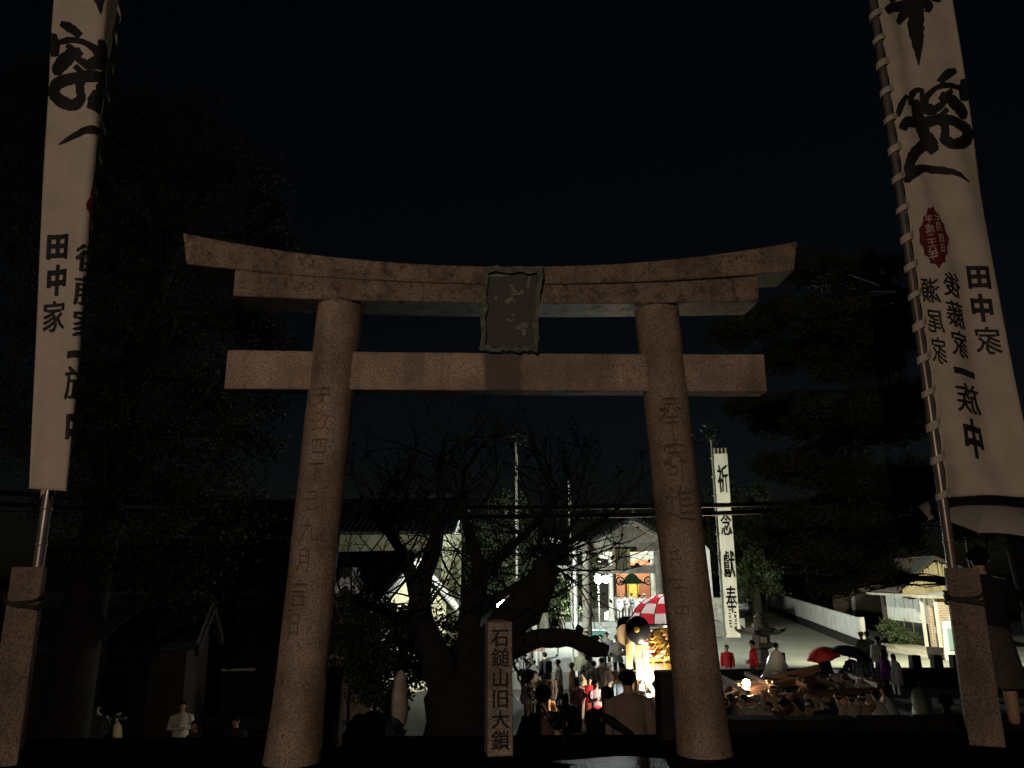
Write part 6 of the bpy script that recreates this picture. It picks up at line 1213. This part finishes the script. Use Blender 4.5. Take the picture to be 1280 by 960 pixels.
for px, py, h, fa, ps, tp_, bt, hr, gs, lab in (
 (1029, 815, 1.60, 10, 'stand', 'black', 'black', 'short', [], 'person in black sheltering under the red umbrella'), (1062, 815, 1.66, 20, 'phone', 'charcoal', 'black', 'short', [], 'person in charcoal sheltering under the blue-edged umbrella'), (1073, 818, 1.60, -20, 'stand', 'grey', 'black', 'long', [], 'second person under the blue-edged umbrella, in grey'),
 (1116, 817, 1.62, 120, 'stand', 'white', 'white', 'long', [('poncho', RAIN)], 'woman in a clear rain poncho in front of the low dark wall'), (1148, 848, 1.62, 175, 'stand', 'white', 'white', 'short', [('poncho', RAIN)], 'person alone in a whitish rain poncho before the dark wall')):
    person(lab, onstreet(px, py, h), h, fa, ps, F_[tp_], F_[bt], hr, gs)
umbrella('small red umbrella over a person in black in the yard', atY(1026, 810, 28.5), .60, [F_['red'], mat('umbrella_rose', (.60, .06, .07), var=.1)], (R(8), R(-14), 0), depth=.32)
umbrella('black umbrella with a blue edge sheltering two people', atY(1066, 808, 28.2), .72, [F_['black'], F_['navy'], F_['black'], F_['blue']], (R(6), R(14), 0), depth=.34)
q = onstair(1181, 868, 11.5, .52, 1.6); person('dark figure sitting with a phone by the banner post', q, 1.6, 150, 'sit', F_['black'], F_['black'], 'short')
# --- bearers round the carrying frame
BEAR = [
 (914, 867, 1.70, 30, 'stand', 'offwhite', 'short', 'bearer with a dark parting standing at the glaring lamp'), (946, 869, 1.66, 20, 'carry', 'offwhite', None, 'bearer in a pale blue cap below the glaring lamp'), (930, 868, 1.64, 60, 'carry', 'tan', 'short', 'bearer lit from behind directly below the glaring lamp'),
 (961, 877, 1.64, 100, 'carry', 'white', 'short', 'bearer leaning in white close to the blue-capped bearer'), (966, 857, 1.72, 150, 'carry', 'tan', 'short', 'bearer facing back between two cross beams'), (978, 874, 1.62, 10, 'carry', 'brown', 'short', 'bearer in a brown coat beside the one leaning in white'), (995, 873, 1.66, 40, 'stand', 'tan', 'short', 'bearer in a tan coat with both arms down under the beams'), (1010, 868, 1.66, 10, 'carry', 'charcoal', 'short', 'bearer in a charcoal coat next to the tan headcloth'),
 (1020, 872, 1.64, -20, 'carry', 'tan', None, 'bearer in a tan headcloth among the carrying crowd'), (1033, 872, 1.66, 10, 'carry', 'charcoal', 'short', 'bearer in charcoal between the tan headcloth and a tan coat'), (1047, 866, 1.66, 0, 'carry', 'tan', 'short', 'bearer in a tan coat in line with the red umbrella'), (1063, 868, 1.68, 10, 'carry', 'offwhite', 'short', 'bearer in an off-white coat in line with the blue-edged umbrella'), (1077, 867, 1.66, -10, 'carry', 'tan', 'short', 'bearer in a tan coat between two off-white coated bearers'), (1093, 863, 1.66, 15, 'carry', 'offwhite', 'short', 'bearer in an off-white coat next to the grey rain cape'), (1081, 843, 1.72, 170, 'carry', 'white', 'short', 'bearer in bright white at the far end of the beams'),
 (1040, 840, 1.66, 190, 'carry', 'charcoal', 'short', 'bearer in charcoal facing the steps from behind the beams'), (1051, 838, 1.70, 175, 'carry', 'offwhite', 'short', 'bearer in off-white facing the steps from behind the beams'), (985, 862, 1.68, 190, 'carry', 'charcoal', 'short', 'bearer in charcoal facing the steps between cross beams'), (1104, 858, 1.62, 60, 'stand', 'grey', 'short', 'person in a grey translucent rain cape at the end of the beams')]
for px, py, h, fa, ps, tp_, hr, lab in BEAR:
    gs = [('cape', RAIN)] if lab and 'rain cape' in lab else [('happi', F_[tp_])]
    ht = ('cap', F_['paleblue']) if lab and 'blue cap' in lab else (('cap', F_['tan']) if lab and 'headcloth' in lab else None)
    if ps == 'carry' and gs and gs[0][0] == 'cape': ps = 'stand'
    person(lab or 'bearer in a festival coat holding up the timber beams', onstreet(px, py, h), h, fa, ps, F_[tp_], F_[tp_], hr, gs, ht, group='bearers under the timber beams')
# --- dim people in the dark on the other side
for px, py, h, fa, ps, tp_, bt, lab in ((92, 890, 1.60, 20, 'stand', 'tan', 'brown', 'dim person in tan at the edge of the group in the dark'), (123, 877, 1.74, 175, 'akimbo', 'white', 'white', 'man in a white shirt with hands on hips in the dark'), (146, 888, 1.64, 100, 'stand', 'tan', 'tan', 'dim person in a tan coat beside the white-shirted man'), (229, 876, 1.70, 200, 'crossed', 'offwhite', 'offwhite', 'person in off-white with crossed arms in the dark'), (245, 900, 1.58, 150, 'stand', 'brown', 'brown', 'dim person in brown beside the one with crossed arms'), (296, 894, 1.62, 170, 'phone', 'charcoal', 'charcoal', 'dim lone person in dark clothes near the date-carved pillar')):
    person(lab, onstreet(px, py, h), h, fa, ps, F_[tp_], F_[bt], 'short', [('happi', F_[tp_])] if ps == 'stand' else [])
